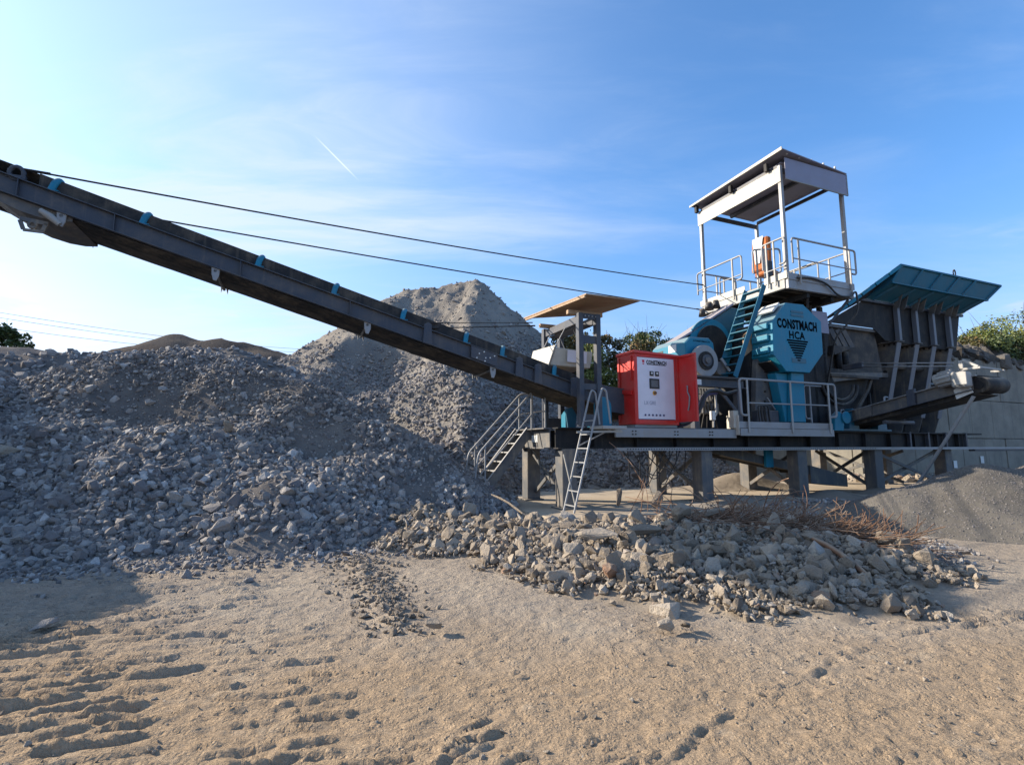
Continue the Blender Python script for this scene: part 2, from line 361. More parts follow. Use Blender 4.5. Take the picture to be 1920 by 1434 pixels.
def axis_y():
    ys = [-6, -3, 0, 1.2, 1.8]; y = 2.2
    while y < 7.5: ys.append(y); y += .0145 + .0055 * (y - 2.2)
    st = .06
    while y < 900: ys.append(y); st *= 1.10; y += st
    return np.array(ys)
xs = [0.]; st = .026
while xs[-1] < 900:
    if xs[-1] > 4.6: st *= 1.05
    xs.append(xs[-1] + st)
xs = np.array([-a for a in xs[:0:-1]] + xs)
AY = axis_y(); GX, GY = np.meshgrid(xs, AY); GZ = ground_h(GX, GY)
# crawler and wheel tracks: every pressed bar is a groove with a steep lip on its far side
gr = random.Random(11)
def bar(x, y, L, ang, w, d, bend=0.):
    m = L / 2 + .1; i0, i1 = np.searchsorted(AY, (y - m * abs(math.sin(ang)) - .12, y + m * abs(math.sin(ang)) + .12)); j0, j1 = np.searchsorted(xs, (x - m - .05, x + m + .05))
    if i1 <= i0 or j1 <= j0: return
    c, s_ = math.cos(ang), math.sin(ang); X = GX[i0:i1, j0:j1] - x; Y = GY[i0:i1, j0:j1] - y; p = X * c + Y * s_; q = -X * s_ + Y * c + bend * p * p + .022 * fbm(GX[i0:i1, j0:j1] * 11, GY[i0:i1, j0:j1] * 11, 2)
    e = sstep(L / 2 - np.abs(p), -.01, .05)
    GZ[i0:i1, j0:j1] += e * d * (-.75 * np.exp(-(q / w) ** 2) + .75 * np.exp(-((q - 1.9 * w) / (.9 * w)) ** 2) + .25 * np.exp(-((q - 3.6 * w) / (2 * w)) ** 2))
def trackline(x0, y0, ang, W_, L, pitch, slope, d, drop=.15, seg=.42, w=.017):
    n = int(L / pitch); hx, hy = math.sin(ang), math.cos(ang)
    for k in range(n):
        t = k * pitch + gr.gauss(0, .02); off = -W_ / 2 + gr.uniform(0, .15)
        while off < W_ / 2:
            l = seg * gr.uniform(.45, 1.25); cx = x0 + hx * t + math.cos(slope) * (off + l / 2); cy = y0 + hy * t + math.sin(slope) * (off + l / 2)
            if gr.random() > drop: bar(cx, cy + gr.gauss(0, .012), l, slope + gr.gauss(0, .10), w * gr.uniform(.7, 1.35), d * gr.uniform(.35, 1.15), gr.gauss(0, .35))
            off += l + gr.uniform(.0, .10)
trackline(-2.2, 2.4, R(-30), 1.05, 5.6, .135, .27, .040, .10, .5, .019); trackline(-3.5, 2.8, R(-30), 1.05, 4.4, .14, .25, .042, .10, .5, .019)
trackline(-1.15, 2.6, R(-28), .75, 5.4, .13, .20, .030, .25); trackline(-4.9, 3.9, R(-33), 1.0, 2.6, .15, .25, .03, .3)
trackline(-1.9, 6.0, R(-12), .7, 2.0, .14, .35, .022, .3); trackline(-.35, 2.35, R(12), .5, 1.0, .12, .75, .03, .25, .3)
trackline(.2, 2.5, R(55), .7, 3.4, .15, .5, .018, .5, .22); trackline(2.9, 2.9, R(60), .9, 3.6, .15, .15, .018, .45, .3)
trackline(3.4, 4.6, R(72), .9, 4.0, .16, .45, .026, .35, .34)
for k in range(2600):
    y = 2.3 + 5.5 * gr.random() ** 1.5; x = gr.uniform(-1.05, 1.05) * y; L = gr.uniform(.03, .15)
    bar(x, y, L, gr.gauss(.35, .55), gr.uniform(.007, .016), gr.uniform(.004, .017), gr.gauss(0, 3))
tag(gridmesh('ground', GX, GY, GZ, 'ground'), kind='structure')

def ridge_field(X, Y, polys):
    H = np.full(X.shape, -50.)
    for pts, slope in polys:
        for (x0, y0, z0), (x1, y1, z1) in zip(pts, pts[1:]):
            dx, dy = x1 - x0, y1 - y0; L2 = dx * dx + dy * dy + 1e-9; t = np.clip(((X - x0) * dx + (Y - y0) * dy) / L2, 0, 1)
            d = np.hypot(X - x0 - t * dx, Y - y0 - t * dy)
            zc = z0 + t * (z1 - z0) - slope * (np.sqrt(d * d + .12) - .34)
            H = np.maximum(H, zc)
    return H
LEFT = [([(-30, 9, 7.5), (-22, 10, 7.2), (-17.5, 11, 6.0), (-15, 12.3, 3.9), (-13.1, 13, 3.0), (-11.8, 13.5, 3.45), (-9.8, 14, 4.2), (-7.85, 14, 4.0), (-6.0, 13.5, 3.35), (-4.6, 13, 2.6), (-3.6, 13, 2.2), (-2.9, 13.5, 1.6), (-2.3, 14.0, .8)], .60),
        ([(-25, 4, 7), (-16, 5.5, 5.2), (-12.9, 6.4, 4.5), (-12.4, 7.4, 4.2)], .86),
        ([(-9.5, 12.5, 3.0), (-8.2, 9.8, 1.5)], .55), ([(-5.2, 12.0, 2.0), (-4.2, 9.7, 1.05)], .55)]
def left_h(X, Y):
    wx = X + .9 * fbm(X * .45, Y * .45, 3); wy = Y + .9 * fbm(X * .45 + 31, Y * .45, 3)
    h = ridge_field(wx, wy, LEFT)
    # scooped benches where the loader dug
    h = h - .75 * np.exp(-((X + 8.6) / 2.3) ** 2 - ((Y - 11.6) / .9) ** 2) - .35 * np.exp(-((X + 4.2) / 1.2) ** 2 - ((Y - 11.3) / .8) ** 2)
    h = h + .35 * fbm(X * .9, Y * .9, 4) + .12 * fbm(X * 4, Y * 4, 3)
    return h
def field(name, hf, x0, x1, y0, y1, st, m, cut=-.15):
    X, Y = np.meshgrid(np.arange(x0, x1, st), np.arange(y0, y1, st)); Z = hf(X, Y)
    return gridmesh(name, X, Y, np.maximum(Z, -.6), m, keep=Z > cut)
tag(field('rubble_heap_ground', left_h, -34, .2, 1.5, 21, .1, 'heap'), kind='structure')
MID = [([(-17, 16, 4.4), (-13.5, 18, 4.75), (-11.8, 18, 5.0), (-10.1, 18, 5.0), (-8.7, 18, 4.45), (-7.1, 17.3, 3.45), (-5.6, 17, 2.6)], .62)]
def mid_h(X, Y): return ridge_field(X + 1.1 * fbm(X * .5, Y * .5, 3), Y, MID) + .5 * fbm(X * .7, Y * .7, 4) + .12 * fbm(X * 3, Y * 3, 3)
tag(field('middle_heap_ground', mid_h, -24, -1, 12, 25, .14, 'heap'), kind='structure')
BIG = [([(-14.2, 32, 6.2), (-11.5, 34, 8.9), (-8.3, 35, 11.7), (-7.5, 35, 12.3), (-5.2, 34.5, 12.35)], .80), ([(-5.2, 34.5, 12.35), (-3.6, 34.2, 12.9), (-2.8, 34, 12.8)], 1.02),
       ([(-2.8, 34, 12.8), (-2.5, 29, 9.3), (-2.4, 25, 6.5), (-1.9, 20, 3.6), (-1.9, 17.5, 2.2)], .98),
       ([(-8.3, 35, 11.7), (-9.5, 30, 8.0), (-10.2, 27, 6.4)], .8), ([(-1.5, 20, 2.3), (4, 23, 2.2), (8.5, 25, 1.6), (11, 26, .5)], .6)]
def big_h(X, Y):
    h = ridge_field(X + 1.5 * fbm(X * .22, Y * .22, 4), Y + 1.5 * fbm(X * .22 + 9, Y * .22, 4), BIG)
    h = h - 1.1 * np.exp(-((X + 6.8) / 1.7) ** 2 - ((Y - 26.5) / 2.2) ** 2)
    return h + 1.1 * fbm(X * .35, Y * .35, 5, .55) + .5 * (.2 - np.abs(fbm(X * .9 + 4, Y * .45, 4, .6))) * 2 + .34 * fbm(X * 1.6, Y * 1.6, 4, .65)
tag(field('big_hill', big_h, -26, 18, 13, 48, .17, 'hill'), kind='structure')
FAR = [([(-60, 44, 9), (-38, 45, 8.8), (-33.4, 45, 9.6), (-29.6, 45, 11.4), (-27.8, 45, 10.6), (-26.0, 45, 11.1), (-23.0, 45, 10.7), (-19, 45, 9.4), (-10, 46, 7)], .45)]
tag(field('brown_hill', lambda X, Y: ridge_field(X, Y, FAR) + 1.3 * fbm(X * .25, Y * .25, 6, .62), -64, -4, 28, 60, .5, 'brown'), kind='structure')
LB = [([(-40, 24, 7.2), (-25.4, 25, 6.6), (-23.8, 25, 6.4), (-20.6, 25, 5.9), (-17, 25.5, 4.8)], .5)]
tag(field('dark_earth_bank', lambda X, Y: ridge_field(X, Y, LB) + .6 * fbm(X * .4, Y * .4, 5), -44, -12, 14, 32, .25, 'heap'), kind='structure')

# concrete slab under the plant, with its broken front edge
sl = MB(); sl.box(-.9, 24, -1.35, 4.9, -.5, .12)
o = mk('concrete_slab', sl, 'slab', None, (0, 0, 0), .03); o.location = O0; o.rotation_euler = (0, 0, TH); tag(o, kind='structure')
def slabz(X, Y):
    u = (X - O0.x) * MU.x + (Y - O0.y) * MU.y; v = (X - O0.x) * NV.x + (Y - O0.y) * NV.y
    return u, v
# dirt lying on and against the slab, and the gravel cone under the side conveyor
def dirt_h(X, Y):
    u, v = slabz(X, Y)
    h = .10 * np.exp(-((v + 1.5) / .55) ** 2) * sstep(u, 3.2, 5.0) + .06 * fbm(X * 1.5, Y * 1.5, 4) + .015 * fbm(X * 8, Y * 8, 3)
    for cu in (5.0, 8.95, 11.1): h = h + .20 * np.exp(-(((u - cu) / .7) ** 2 + ((v + .15) / .55) ** 2))
    h = h + .28 * np.exp(-(((u - 5.8) / 2.2) ** 2 + ((v + 2.4) / .9) ** 2))
    h = h + .55 * np.exp(-(((u - 8.8) / 1.6) ** 2 + ((v - 3.2) / .8) ** 2))
    return h
X, Y = np.meshgrid(np.arange(1, 18, .07), np.arange(8, 22, .07)); Z = dirt_h(X, Y); u_, v_ = slabz(X, Y)
base = np.where(v_ > -1.35, .095, -.02); Z2 = base + Z
tag(gridmesh('dirt_drift', X, Y, Z2, 'rubbledust', keep=(Z > .035) & (u_ > 2.0) & (u_ < 13) & (v_ > -5) & (v_ < 4.6)), kind='structure')
GP = [([(8.3, 10.9, .75), (9.75, 10.75, 1.2), (10.3, 10.6, 1.12), (11.2, 11.3, 1.05), (13, 12.2, 1.3), (16, 13, 1.5)], .50)]
def gp_h(X, Y): return ridge_field(X + .25 * fbm(X * 1.2, Y * 1.2, 3), Y + .25 * fbm(X * 1.2 + 5, Y * 1.2, 3), GP) + .10 * fbm(X * 1.3, Y * 1.3, 4) + .02 * fbm(X * 9, Y * 9, 3)
o = field('gravel_cone', gp_h, 5, 20, 6.5, 17, .06, 'gravel', -.05); tag(o, kind='structure')

# ================================================================== STONES
def hull_template(seed, flat=1., n=16):
    r = random.Random(seed); bm = bmesh.new(); e = r.choice([.5, .62, .78])
    for _ in range(n):
        a = Vector((r.gauss(0, 1), r.gauss(0, 1), r.gauss(0, 1))).normalized()
        # push towards a box so that faces are broad and corners angular
        m = max(abs(a.x), abs(a.y), abs(a.z)); a = a.lerp(a / m * .85, .55)
        bm.verts.new((a.x * 1.0, a.y * r.uniform(.68, .8), a.z * e * flat))
    res = bmesh.ops.convex_hull(bm, input=bm.verts); bmesh.ops.delete(bm, geom=[g for g in res['geom_interior'] if isinstance(g, bmesh.types.BMVert)], context='VERTS')
    bmesh.ops.triangulate(bm, faces=bm.faces[:]); bmesh.ops.recalc_face_normals(bm, faces=bm.faces[:]); bm.verts.index_update()
    v = np.array([x.co[:] for x in bm.verts]); f = np.array([[q.index for q in p.verts] for p in bm.faces]); bm.free(); return v, f
TPL = [hull_template(i, n=13 + i % 5) for i in range(28)]
def rotmats(n, tilt=1.):
    q = rng.normal(size=(n, 4)); q[:, 1:3] *= tilt; q /= np.linalg.norm(q, axis=1)[:, None]; w, x, y, z = q.T
    return np.stack([np.stack([1 - 2 * (y * y + z * z), 2 * (x * y - z * w), 2 * (x * z + y * w)], -1), np.stack([2 * (x * y + z * w), 1 - 2 * (x * x + z * z), 2 * (y * z - x * w)], -1), np.stack([2 * (x * z - y * w), 2 * (y * z + x * w), 1 - 2 * (x * x + y * y)], -1)], -2)
def stones(name, P, size, m, tone=None, tilt=.6):
    n = len(P); Rm = rotmats(n, tilt); k = rng.integers(0, len(TPL), n); tone = rng.random(n) if tone is None else tone
    V = []; F = []; T = []; off = 0
    for i, (tv, tf) in enumerate(TPL):
        idx = np.nonzero(k == i)[0]
        if not len(idx): continue
        an = np.exp(rng.normal(0, .22, (len(idx), 1, 3))); v = np.einsum('nij,nvj->nvi', Rm[idx], tv[None] * an) * size[idx, None, None] + P[idx, None, :]
        V.append(v.reshape(-1, 3)); F.append((tf[None] + (np.arange(len(idx)) * len(tv))[:, None, None] + off).reshape(-1, 3)); T.append(np.repeat(tone[idx], len(tv))); off += len(idx) * len(tv)
    return npmesh(name, np.concatenate(V), np.concatenate(F), m, np.concatenate(T))
def visible(P, margin=.15, ymin=1.5):
    X, Y, Z = P.T; c, s = math.cos(R(7.01)), math.sin(R(7.01)); z = Z - 1.6; d = Y * c + z * s; a = X / d; b = (-Y * s + z * c) / d
    return (d > ymin) & (np.abs(a) < 1 + margin) & (np.abs(b) < .75 + margin)
TPM = {}
def single(name, P, size, m, label, cat, group, k=None, rot=None, sc=(1, 1, 1), tiltk=.6):
    k = random.randrange(len(TPL)) if k is None else k
    if (k, m, name) not in TPM:
        me = bpy.data.meshes.new(name); me.from_pydata(TPL[k][0].tolist(), [], TPL[k][1].tolist()); me.materials.append(M[m]); TPM[(k, m, name)] = me
    o = bpy.data.objects.new(name, TPM[(k, m, name)]); COL.objects.link(o); o.location = P
    o.rotation_euler = rot or (random.gauss(0, tiltk), random.gauss(0, tiltk), random.uniform(0, 6.28)); o.scale = (size * sc[0], size * sc[1], size * sc[2])
    return tag(o, label, cat, group)
def scatter(hf, x0, x1, y0, y1, dens, accept=None, minh=-.05):
    n = int((x1 - x0) * (y1 - y0) * dens); X = rng.uniform(x0, x1, n); Y = rng.uniform(y0, y1, n); Z = hf(X, Y); ok = Z > minh
    if accept is not None: ok &= accept(X, Y, Z)
    P = np.stack([X, Y, Z], -1)[ok]; return P[visible(P)]
def lognorm(n, med, sg, lo, hi): return np.clip(med * np.exp(rng.normal(0, sg, n)), lo, hi)

# left heap: stones everywhere except on the patches of fines
def left_acc(X, Y, Z):
    p = fbm(X * .55 + 3, Y * .55, 3)
    dens = sstep(.20 - p, -.02, .10)
    for cx, cy, rx, ry in ((-8.6, 12.0, 2.2, .75), (-4.3, 11.7, 1.0, .8), (-5.6, 12.9, 1.6, .45), (-4.3, 8.9, .5, .5)):
        dens = dens * (1 - .97 * np.exp(-(((X - cx) / rx) ** 2 + ((Y - cy) / ry) ** 2) ** 2))
    return rng.random(X.shape) < dens + .03
P = scatter(left_h, -16, .1, 5.0, 15.5, 330, left_acc, .0)
P = P[P[:, 1] < 15]; sz = lognorm(len(P), .054, .34, .025, .17) * (1.15 - .3 * sstep(P[:, 2], 1.5, 3.8)); P[:, 2] += sz * rng.uniform(-.25, .45, len(P))
order = np.argsort(-sz / P[:, 1]); take = order[:290]; rest = order[290:]
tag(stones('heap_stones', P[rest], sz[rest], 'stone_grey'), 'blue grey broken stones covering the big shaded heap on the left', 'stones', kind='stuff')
def pix(p):
    c, s = math.cos(R(7.01)), math.sin(R(7.01)); z = p[2] - 1.6; d = p[1] * c + z * s; return 960 + 960 * p[0] / d, 717 - 960 * (-p[1] * s + z * c) / d
for i in take:
    x, y = pix(P[i]); w = 'large' if sz[i] > .15 else 'middling'
    zx = 'at the left picture edge' if x < 250 else 'left of the middle of the heap' if x < 450 else 'below the middle of the long conveyor' if x < 640 else 'near the stairs'
    zy = 'upper slope' if y < 800 else 'middle slope' if y < 920 else 'foot'
    single('heap_stone', P[i], sz[i] * 1.05, 'stone_grey1', '%s blue grey stone, %s of shaded heap, %s' % (w, zy, zx), 'stone', 'larger stones on the shaded left heap')
P = scatter(lambda X, Y: left_h(X, Y), -16, -.2, 5, 15, 160, None, -.1); sz = lognorm(len(P), .026, .3, .012, .05)
tag(stones('heap_chips', P, sz, 'stone_grey'), 'small grey chips between the stones of the left heap', 'stone chips', kind='stuff')
P = scatter(mid_h, -20, -2, 12, 20, 26, None, .3); sz = lognorm(len(P), .10, .35, .04, .28)
tag(stones('middle_heap_stones', P, sz, 'stone_grey'), 'grey stones on the lower heap behind the left one', 'stones', kind='stuff')
def big_acc(X, Y, Z): return rng.random(X.shape) < sstep(8.5 - .9 * Z + 7 * fbm(X * .5, Y * .5, 3), 1.5, 5.0) * .95 + .06
P = scatter(big_h, -16, 14, 14, 35, 100, big_acc, .0); P = P[~((P[:, 1] < 14.2))]; sz = lognorm(len(P), .072, .36, .04, .24); P[:, 2] += sz * .2
tag(stones('hill_stones', P, sz, 'stone_grey', tone=rng.random(len(P)) * .85), 'rounded stones covering the lower slopes of the tall pointed hill', 'stones', kind='stuff')

# foreground rubble pile
PILE = [([(-1.3, 9.0, .26), (-.2, 8.8, .30), (.8, 8.2, .33), (1.9, 7.9, .42), (3.0, 7.6, .44), (4.1, 7.2, .36), (4.8, 7.1, .24)], .30),
        ([(1.2, 7.6, .34), (1.7, 6.6, .30), (2.2, 5.9, .17)], .24), ([(3.2, 7.2, .36), (3.4, 6.4, .27), (3.1, 5.7, .12)], .24), ([(-1.7, 9.6, .35), (-1.9, 11, .45), (-1.9, 12.3, .4)], .5)]
def pile_h(X, Y):
    return ridge_field(X + .4 * fbm(X, Y, 3), Y + .4 * fbm(X + 7, Y, 3), PILE) + .16 * fbm(X * 1.6, Y * 1.6, 4) + .03 * fbm(X * 7, Y * 7, 3)
X, Y = np.meshgrid(np.arange(-3, 9.5, .045), np.arange(4, 13.2, .045)); Z = pile_h(X, Y); u_, v_ = slabz(X, Y)
tag(gridmesh('rubble_dust_bank', X, Y, Z - .03, 'rubbledust', keep=(Z > -.09) & ((v_ < -1.2) | (u_ < -.8))), kind='structure')
def pile_acc(X, Y, Z):
    u, v = slabz(X, Y); return ((v < -1.15) | (u < -.75)) & (rng.random(X.shape) < sstep(Z + .15 * fbm(X * 2, Y * 2, 2), -.02, .14))
P = scatter(pile_h, -3, 8.4, 4.6, 13, 420, pile_acc, -.02); sz = lognorm(len(P), .038, .52, .015, .16); P[:, 2] += sz * rng.uniform(-.3, .8, len(P))
order = np.argsort(-sz / P[:, 1]); take = order[:280]; rest = order[280:]
tag(stones('rubble', P[rest], sz[rest], 'stone_tan', tilt=1.), 'tan broken concrete rubble piled in front of the concrete slab', 'rubble', kind='stuff')
for i in take:
    x, y = pix(P[i]); w = 'large' if sz[i] > .12 else 'middling'
    zx = 'below the stairs' if x < 980 else 'below the leaning ladder' if x < 1180 else 'below the red cabinet' if x < 1380 else 'below the octagonal guard' if x < 1580 else 'at its right end'
    zy = 'on the crest of' if y < 1010 else 'on the front slope of' if y < 1110 else 'at the foot of'
    single('rubble_chunk', P[i], sz[i] * 1.1, 'stone_tan1', '%s tan chunk %s the low rubble pile, %s' % (w, zy, zx), 'rubble chunk', 'larger chunks in the foreground rubble pile', tiltk=1.)
P = scatter(pile_h, -3, 8.4, 4.4, 12, 520, pile_acc, -.03); sz = lognorm(len(P), .02, .35, .008, .04); P[:, 2] += sz
tag(stones('rubble_chips', P, sz, 'stone_tan', tilt=1.), 'small chips among the foreground rubble', 'stone chips', kind='stuff')
# named blocks
def block(name, label, x, y, z, s, sc, rot, k, m='stone_tan1', cat='concrete block'):
    bm = bmesh.new(); vs = [bm.verts.new(v) for v in TPL[k][0]]; [bm.faces.new([vs[i] for i in f]) for f in TPL[k][1]]
    bmesh.ops.bevel(bm, geom=bm.edges[:], offset=.05, segments=1, affect='EDGES'); bmesh.ops.triangulate(bm, faces=bm.faces[:])
    bmesh.ops.subdivide_edges(bm, edges=[e for e in bm.edges if e.calc_length() > .25], cuts=2, use_grid_fill=True); bmesh.ops.triangulate(bm, faces=bm.faces[:])
    q = np.array([v.co[:] for v in bm.verts]); d = .10 * fbm(q[:, 0] * 3 + k, q[:, 1] * 3 + q[:, 2] * 2.3, 3) + .06 * fbm(q[:, 2] * 8 + k, q[:, 1] * 8 - q[:, 0] * 7, 2)
    for v, e in zip(bm.verts, d): v.co *= 1 + float(e) * 1.4
    me = bpy.data.meshes.new(name); bm.to_mesh(me); bm.free(); me.materials.append(M[m]); o = bpy.data.objects.new(name, me); COL.objects.link(o)
    o.location = (x, y, z); o.rotation_euler = rot; o.scale = (s * sc[0], s * sc[1], s * sc[2]); return tag(o, label, cat)
block('concrete_slab_piece', 'long flat pale slab of broken concrete lying across the middle of the rubble pile', 1.15, 7.0, .44, .33, (1.15, .6, .45), (.15, .05, -.25), 3)
block('concrete_slab_piece', 'shorter flat pale slab butting against the long one in the rubble', 1.75, 7.05, .47, .24, (1.2, .7, .55), (.2, -.1, .2), 9)
block('concrete_block', 'upright pale block with one smooth grey face in the rubble below the perforated rail', 2.5, 7.75, .60, .20, (.9, .8, 1.15), (.25, .3, .5), 5)
block('concrete_block', 'large rough tan boulder at the front of the rubble pile below the upright block', 1.85, 6.1, .30, .21, (1.1, .9, 1.2), (.3, .1, .9), 12)
block('concrete_block', 'rough brown chunk leaning at the pile edge left of the large tan boulder', 1.15, 6.2, .26, .14, (.7, .6, 1.7), (.4, .5, .3), 15)
block('concrete_block', 'pale block lying at the pointed foot of the rubble pile', .55, 6.05, .12, .15, (1.4, .7, .8), (.1, .1, .1), 17)
block('concrete_block', 'cream angular block on top of the right part of the rubble', 4.0, 7.5, .50, .13, (1, .8, 1), (.2, .6, .3), 20)
block('concrete_block', 'dark smooth oval stone on the crest of the rubble beside the wires', 3.0, 7.8, .62, .17, (1.3, .6, .6), (.1, -.2, .3), 22)
block('concrete_block', 'tall thin shard standing upright at the back of the rubble', 2.05, 10.0, .62, .15, (.45, .45, 2.1), (0, .1, .2), 7)
block('concrete_block', 'leaning pointed shard behind the thin standing shard', 2.75, 9.9, .58, .17, (.6, .5, 1.9), (.1, .5, .2), 11)
block('concrete_block', 'pale pointed block at the foot of the stairs', -.85, 10.4, .35, .18, (.9, .7, 1.3), (.2, .3, .4), 13)
block('loose_rock', 'single rounded rock casting a shadow on the open sand left of the rubble', -.67, 4.62, .09, .085, (1, .9, 1.1), (.2, .2, .2), 8, cat='rock')
block('loose_rock', 'pair of rocks at the very front of the rubble, the larger one', 1.33, 4.62, .09, .10, (1.1, .9, .9), (.1, .3, .2), 6, cat='rock')
block('loose_rock', 'smaller rock touching the large one at the very front of the rubble', 1.50, 4.66, .07, .075, (1.1, .9, .9), (.1, .3, 1.2), 2, cat='rock')
block('loose_rock', 'dark flat rock lying in the shade at the left end of the tyre tracks', -4.05, 4.65, .07, .10, (1.3, .8, .7), (.1, -.3, .4), 4, 'stone_grey1', 'rock')
block('loose_rock', 'pale white stone on the shaded ground below the left heap', -4.95, 6.0, .05, .10, (1.2, .6, .4), (.1, .1, .4), 10, 'stone_tan1', 'rock')
block('loose_rock', 'small cube shaped stone at the top of the tyre tracks', -3.05, 6.15, .06, .07, (1, .9, 1.), (.1, .1, .9), 14, 'stone_grey1', 'rock')
block('concrete_block', 'large pale flat boulder at the left picture edge in the heap', -9.3, 9.3, 1.55, .33, (1.5, .9, .6), (.2, .1, .4), 16, 'stone_tan1')
block('concrete_block', 'long pale cylinder shaped stone standing in the shaded heap', -6.05, 10.9, 2.0, .24, (.45, .45, 1.4), (.3, -.5, .3), 18, 'stone_tan1')
# crumbs on the sand
def gz(X, Y): return ground_h(X, Y)
P = scatter(gz, -5, 6, 2.4, 8.5, 95, lambda X, Y, Z: rng.random(X.shape) < sstep(fbm(X * .8, Y * .8, 3), -.15, .25), -1); sz = lognorm(len(P), .0085, .5, .004, .03)
tag(stones('ground_crumbs', P, sz, 'stone_tan'), 'crumbs and pebbles strewn over the sand', 'pebbles', kind='stuff')
n = 700; t = rng.random(n); Yc = 7.6 - 3.0 * t; Xc = -2.15 + (7.4 - Yc) * .42 + rng.normal(0, .16 + .1 * (1 - t), n); P = np.stack([Xc, Yc, gz(Xc, Yc) + .01], -1)
tag(stones('crumb_ridge', P, lognorm(n, .02, .4, .01, .05), 'stone_tan', tone=rng.random(n) * .5), 'brownish ridge of crumbs running over the sand towards the viewer', 'pebbles', kind='stuff')
n = 3200; Xc = rng.uniform(-9, -1.5, n); Yc = 7.5 + .42 * (Xc + 4) + rng.normal(0, .45, n); P = np.stack([Xc, Yc, gz(Xc, Yc) + .01], -1)
tag(stones('heap_foot_stones', P, lognorm(n, .028, .5, .012, .09), 'stone_grey'), 'loose grey stones spilled along the foot of the left heap', 'stones', kind='stuff')
P = scatter(gp_h, 5.5, 15, 7.5, 12.5, 900, None, .0); sz = lognorm(len(P), .009, .4, .004, .022)
tag(stones('cone_gravel', P, sz, 'stone_grey', tone=rng.random(len(P)) * .35), 'fine grey gravel of the cone under the side conveyor', 'gravel', kind='stuff')
n = 380; Xc = rng.uniform(5.1, 7.0, n); Yc = 7.3 + (Xc - 5.6) * .9 + rng.normal(0, .35, n); P = np.stack([Xc, Yc, gz(Xc, Yc) + .02], -1)
tag(stones('pile_end_stones', P, lognorm(n, .035, .5, .015, .12), 'stone_grey'), 'grey broken stones at the right end of the rubble pile', 'stones', kind='stuff')
n = 500; u = rng.uniform(3.5, 8.5, n); v = rng.uniform(-3.4, -1.6, n); P = np.array([uvz(a, b, .03) for a, b in zip(u, v)]); P[:, 2] = np.maximum(dirt_h(P[:, 0], P[:, 1]), .02)
tag(stones('bank_stones', P, lognorm(n, .03, .6, .01, .13), 'stone_grey'), 'grey stones on the shaded bank in front of the columns', 'stones', kind='stuff')

# rusty reinforcement wire
def wire(p0, L, curl, r, n=14, rise=.25):
    p = Vector(p0); d = Vector((random.gauss(.4, .7), random.gauss(0, .6), random.uniform(0, 1.0) * rise * 3)).normalized(); pts = [p.copy()]; w = Vector((random.gauss(0, 1), random.gauss(0, 1), random.gauss(0, .6))) * curl
    for i in range(n):
        d = (d + w * .16 + Vector((random.gauss(0, .1), random.gauss(0, .1), -.07 if p.z > .5 else .05))).normalized(); p = p + d * L / n
        if p.z < .12: p.z = .12; d.z = abs(d.z) * .3
        pts.append(p.copy())
    return pts
mb = MB(True)
for i in range(1900):
    t = random.random(); x = 2.7 + 2.7 * t + random.gauss(0, .2); y = 8.15 + random.gauss(0, .36) - .35 * t
    z = float(pile_h(np.array([x]), np.array([y]))[0]); z = max(z, .1) + random.uniform(-.02, .14)
    mb.tube(wire((x, y, z), random.uniform(.25, .9), random.uniform(.3, 1.2), 0, 7, .02), random.uniform(.0035, .0065), 3)
tag(mk('wire_tangle', mb, 'rust'), 'flattened tangle of rusty reinforcement wire along the back of the rubble', 'wire', kind='stuff')
for i in range(26):
    x = 2.2 + random.random() * 2.8; y = 9.6 + random.gauss(0, .3); mb = MB(True)
    mb.tube(wire((x, y, .35), random.uniform(.7, 1.7), random.uniform(.2, 1.0), 0, 16, .45), .0065 if i % 3 else .009, 5)
    tag(mk('bent_wire', mb, 'rust'), 'long bent rusty rod curling up out of the rubble in front of the columns', 'wire', 'bent rods rising from the rubble')
def stick(label, p, q, r, m='rust'):
    mb = MB(); a = Vector(p); b = Vector(q); c = (a + b) / 2 + Vector((.02, .02, .03))
    mb.tube([a, a.lerp(c, .5) + Vector((0, 0, .01)), c, c.lerp(b, .5), b], [r * .6, r, r * .9, r * 1.1, r * .5], 6); tag(mk('broken_plank', mb, m), label, 'wood')
stick('reddish brown broken board slanting over the right rubble', (3.85, 6.75, .42), (4.0, 5.95, .14), .04, 'rust')
stick('long pale splintered beam at the right end of the rubble', (5.3, 7.4, .33), (5.25, 6.7, .1), .04, 'stone_tan1')
stick('thin dark rod leaning across the middle of the rubble', (1.9, 8.8, .75), (2.6, 7.6, .55), .012)
stick('thin stick lying from the stair foot over the rubble', (-.4, 10.2, .65), (.25, 8.9, .4), .022, 'stone_tan1')

# ================================================================== CRUSHING PLANT (u along the machine, v away from the viewer, z up)
# ---- chassis on columns
T = Thing('plant_chassis', 'long grey steel chassis on square columns standing on the dusty slab', 'chassis', 0, 0, .12)
for v in (.15, 2.3):
    mb = MB(); mb.ibeam((-.1, v, 1.775), (16.5, v, 1.775), .30, .51, .03); b = T.part('main_beam', mb, 'dark', 0)
    for k in range(13): T.part('web_stiffener', MB().box(.9 + 1.25 * k, .93 + 1.25 * k, v - .14, v - .02, 1.56, 1.99), 'dark', parent=b)
mb = MB(); mb.ibeam((-.16, .30, 1.775), (-.16, 2.15, 1.775), .34, .50, .03); cb = T.part('cross_beam', mb, 'steel_dusty')
T.part('number_plate', MB().box(-.19, -.182, .95, 1.3, 1.68, 1.86), 'pale', parent=cb)
for u in (4.3, 8.1, 11.4, 15.4):
    mb = MB(); mb.ibeam((u, .32, 1.76), (u, 2.14, 1.76), .2, .4, .02); T.part('cross_beam', mb, 'dark')
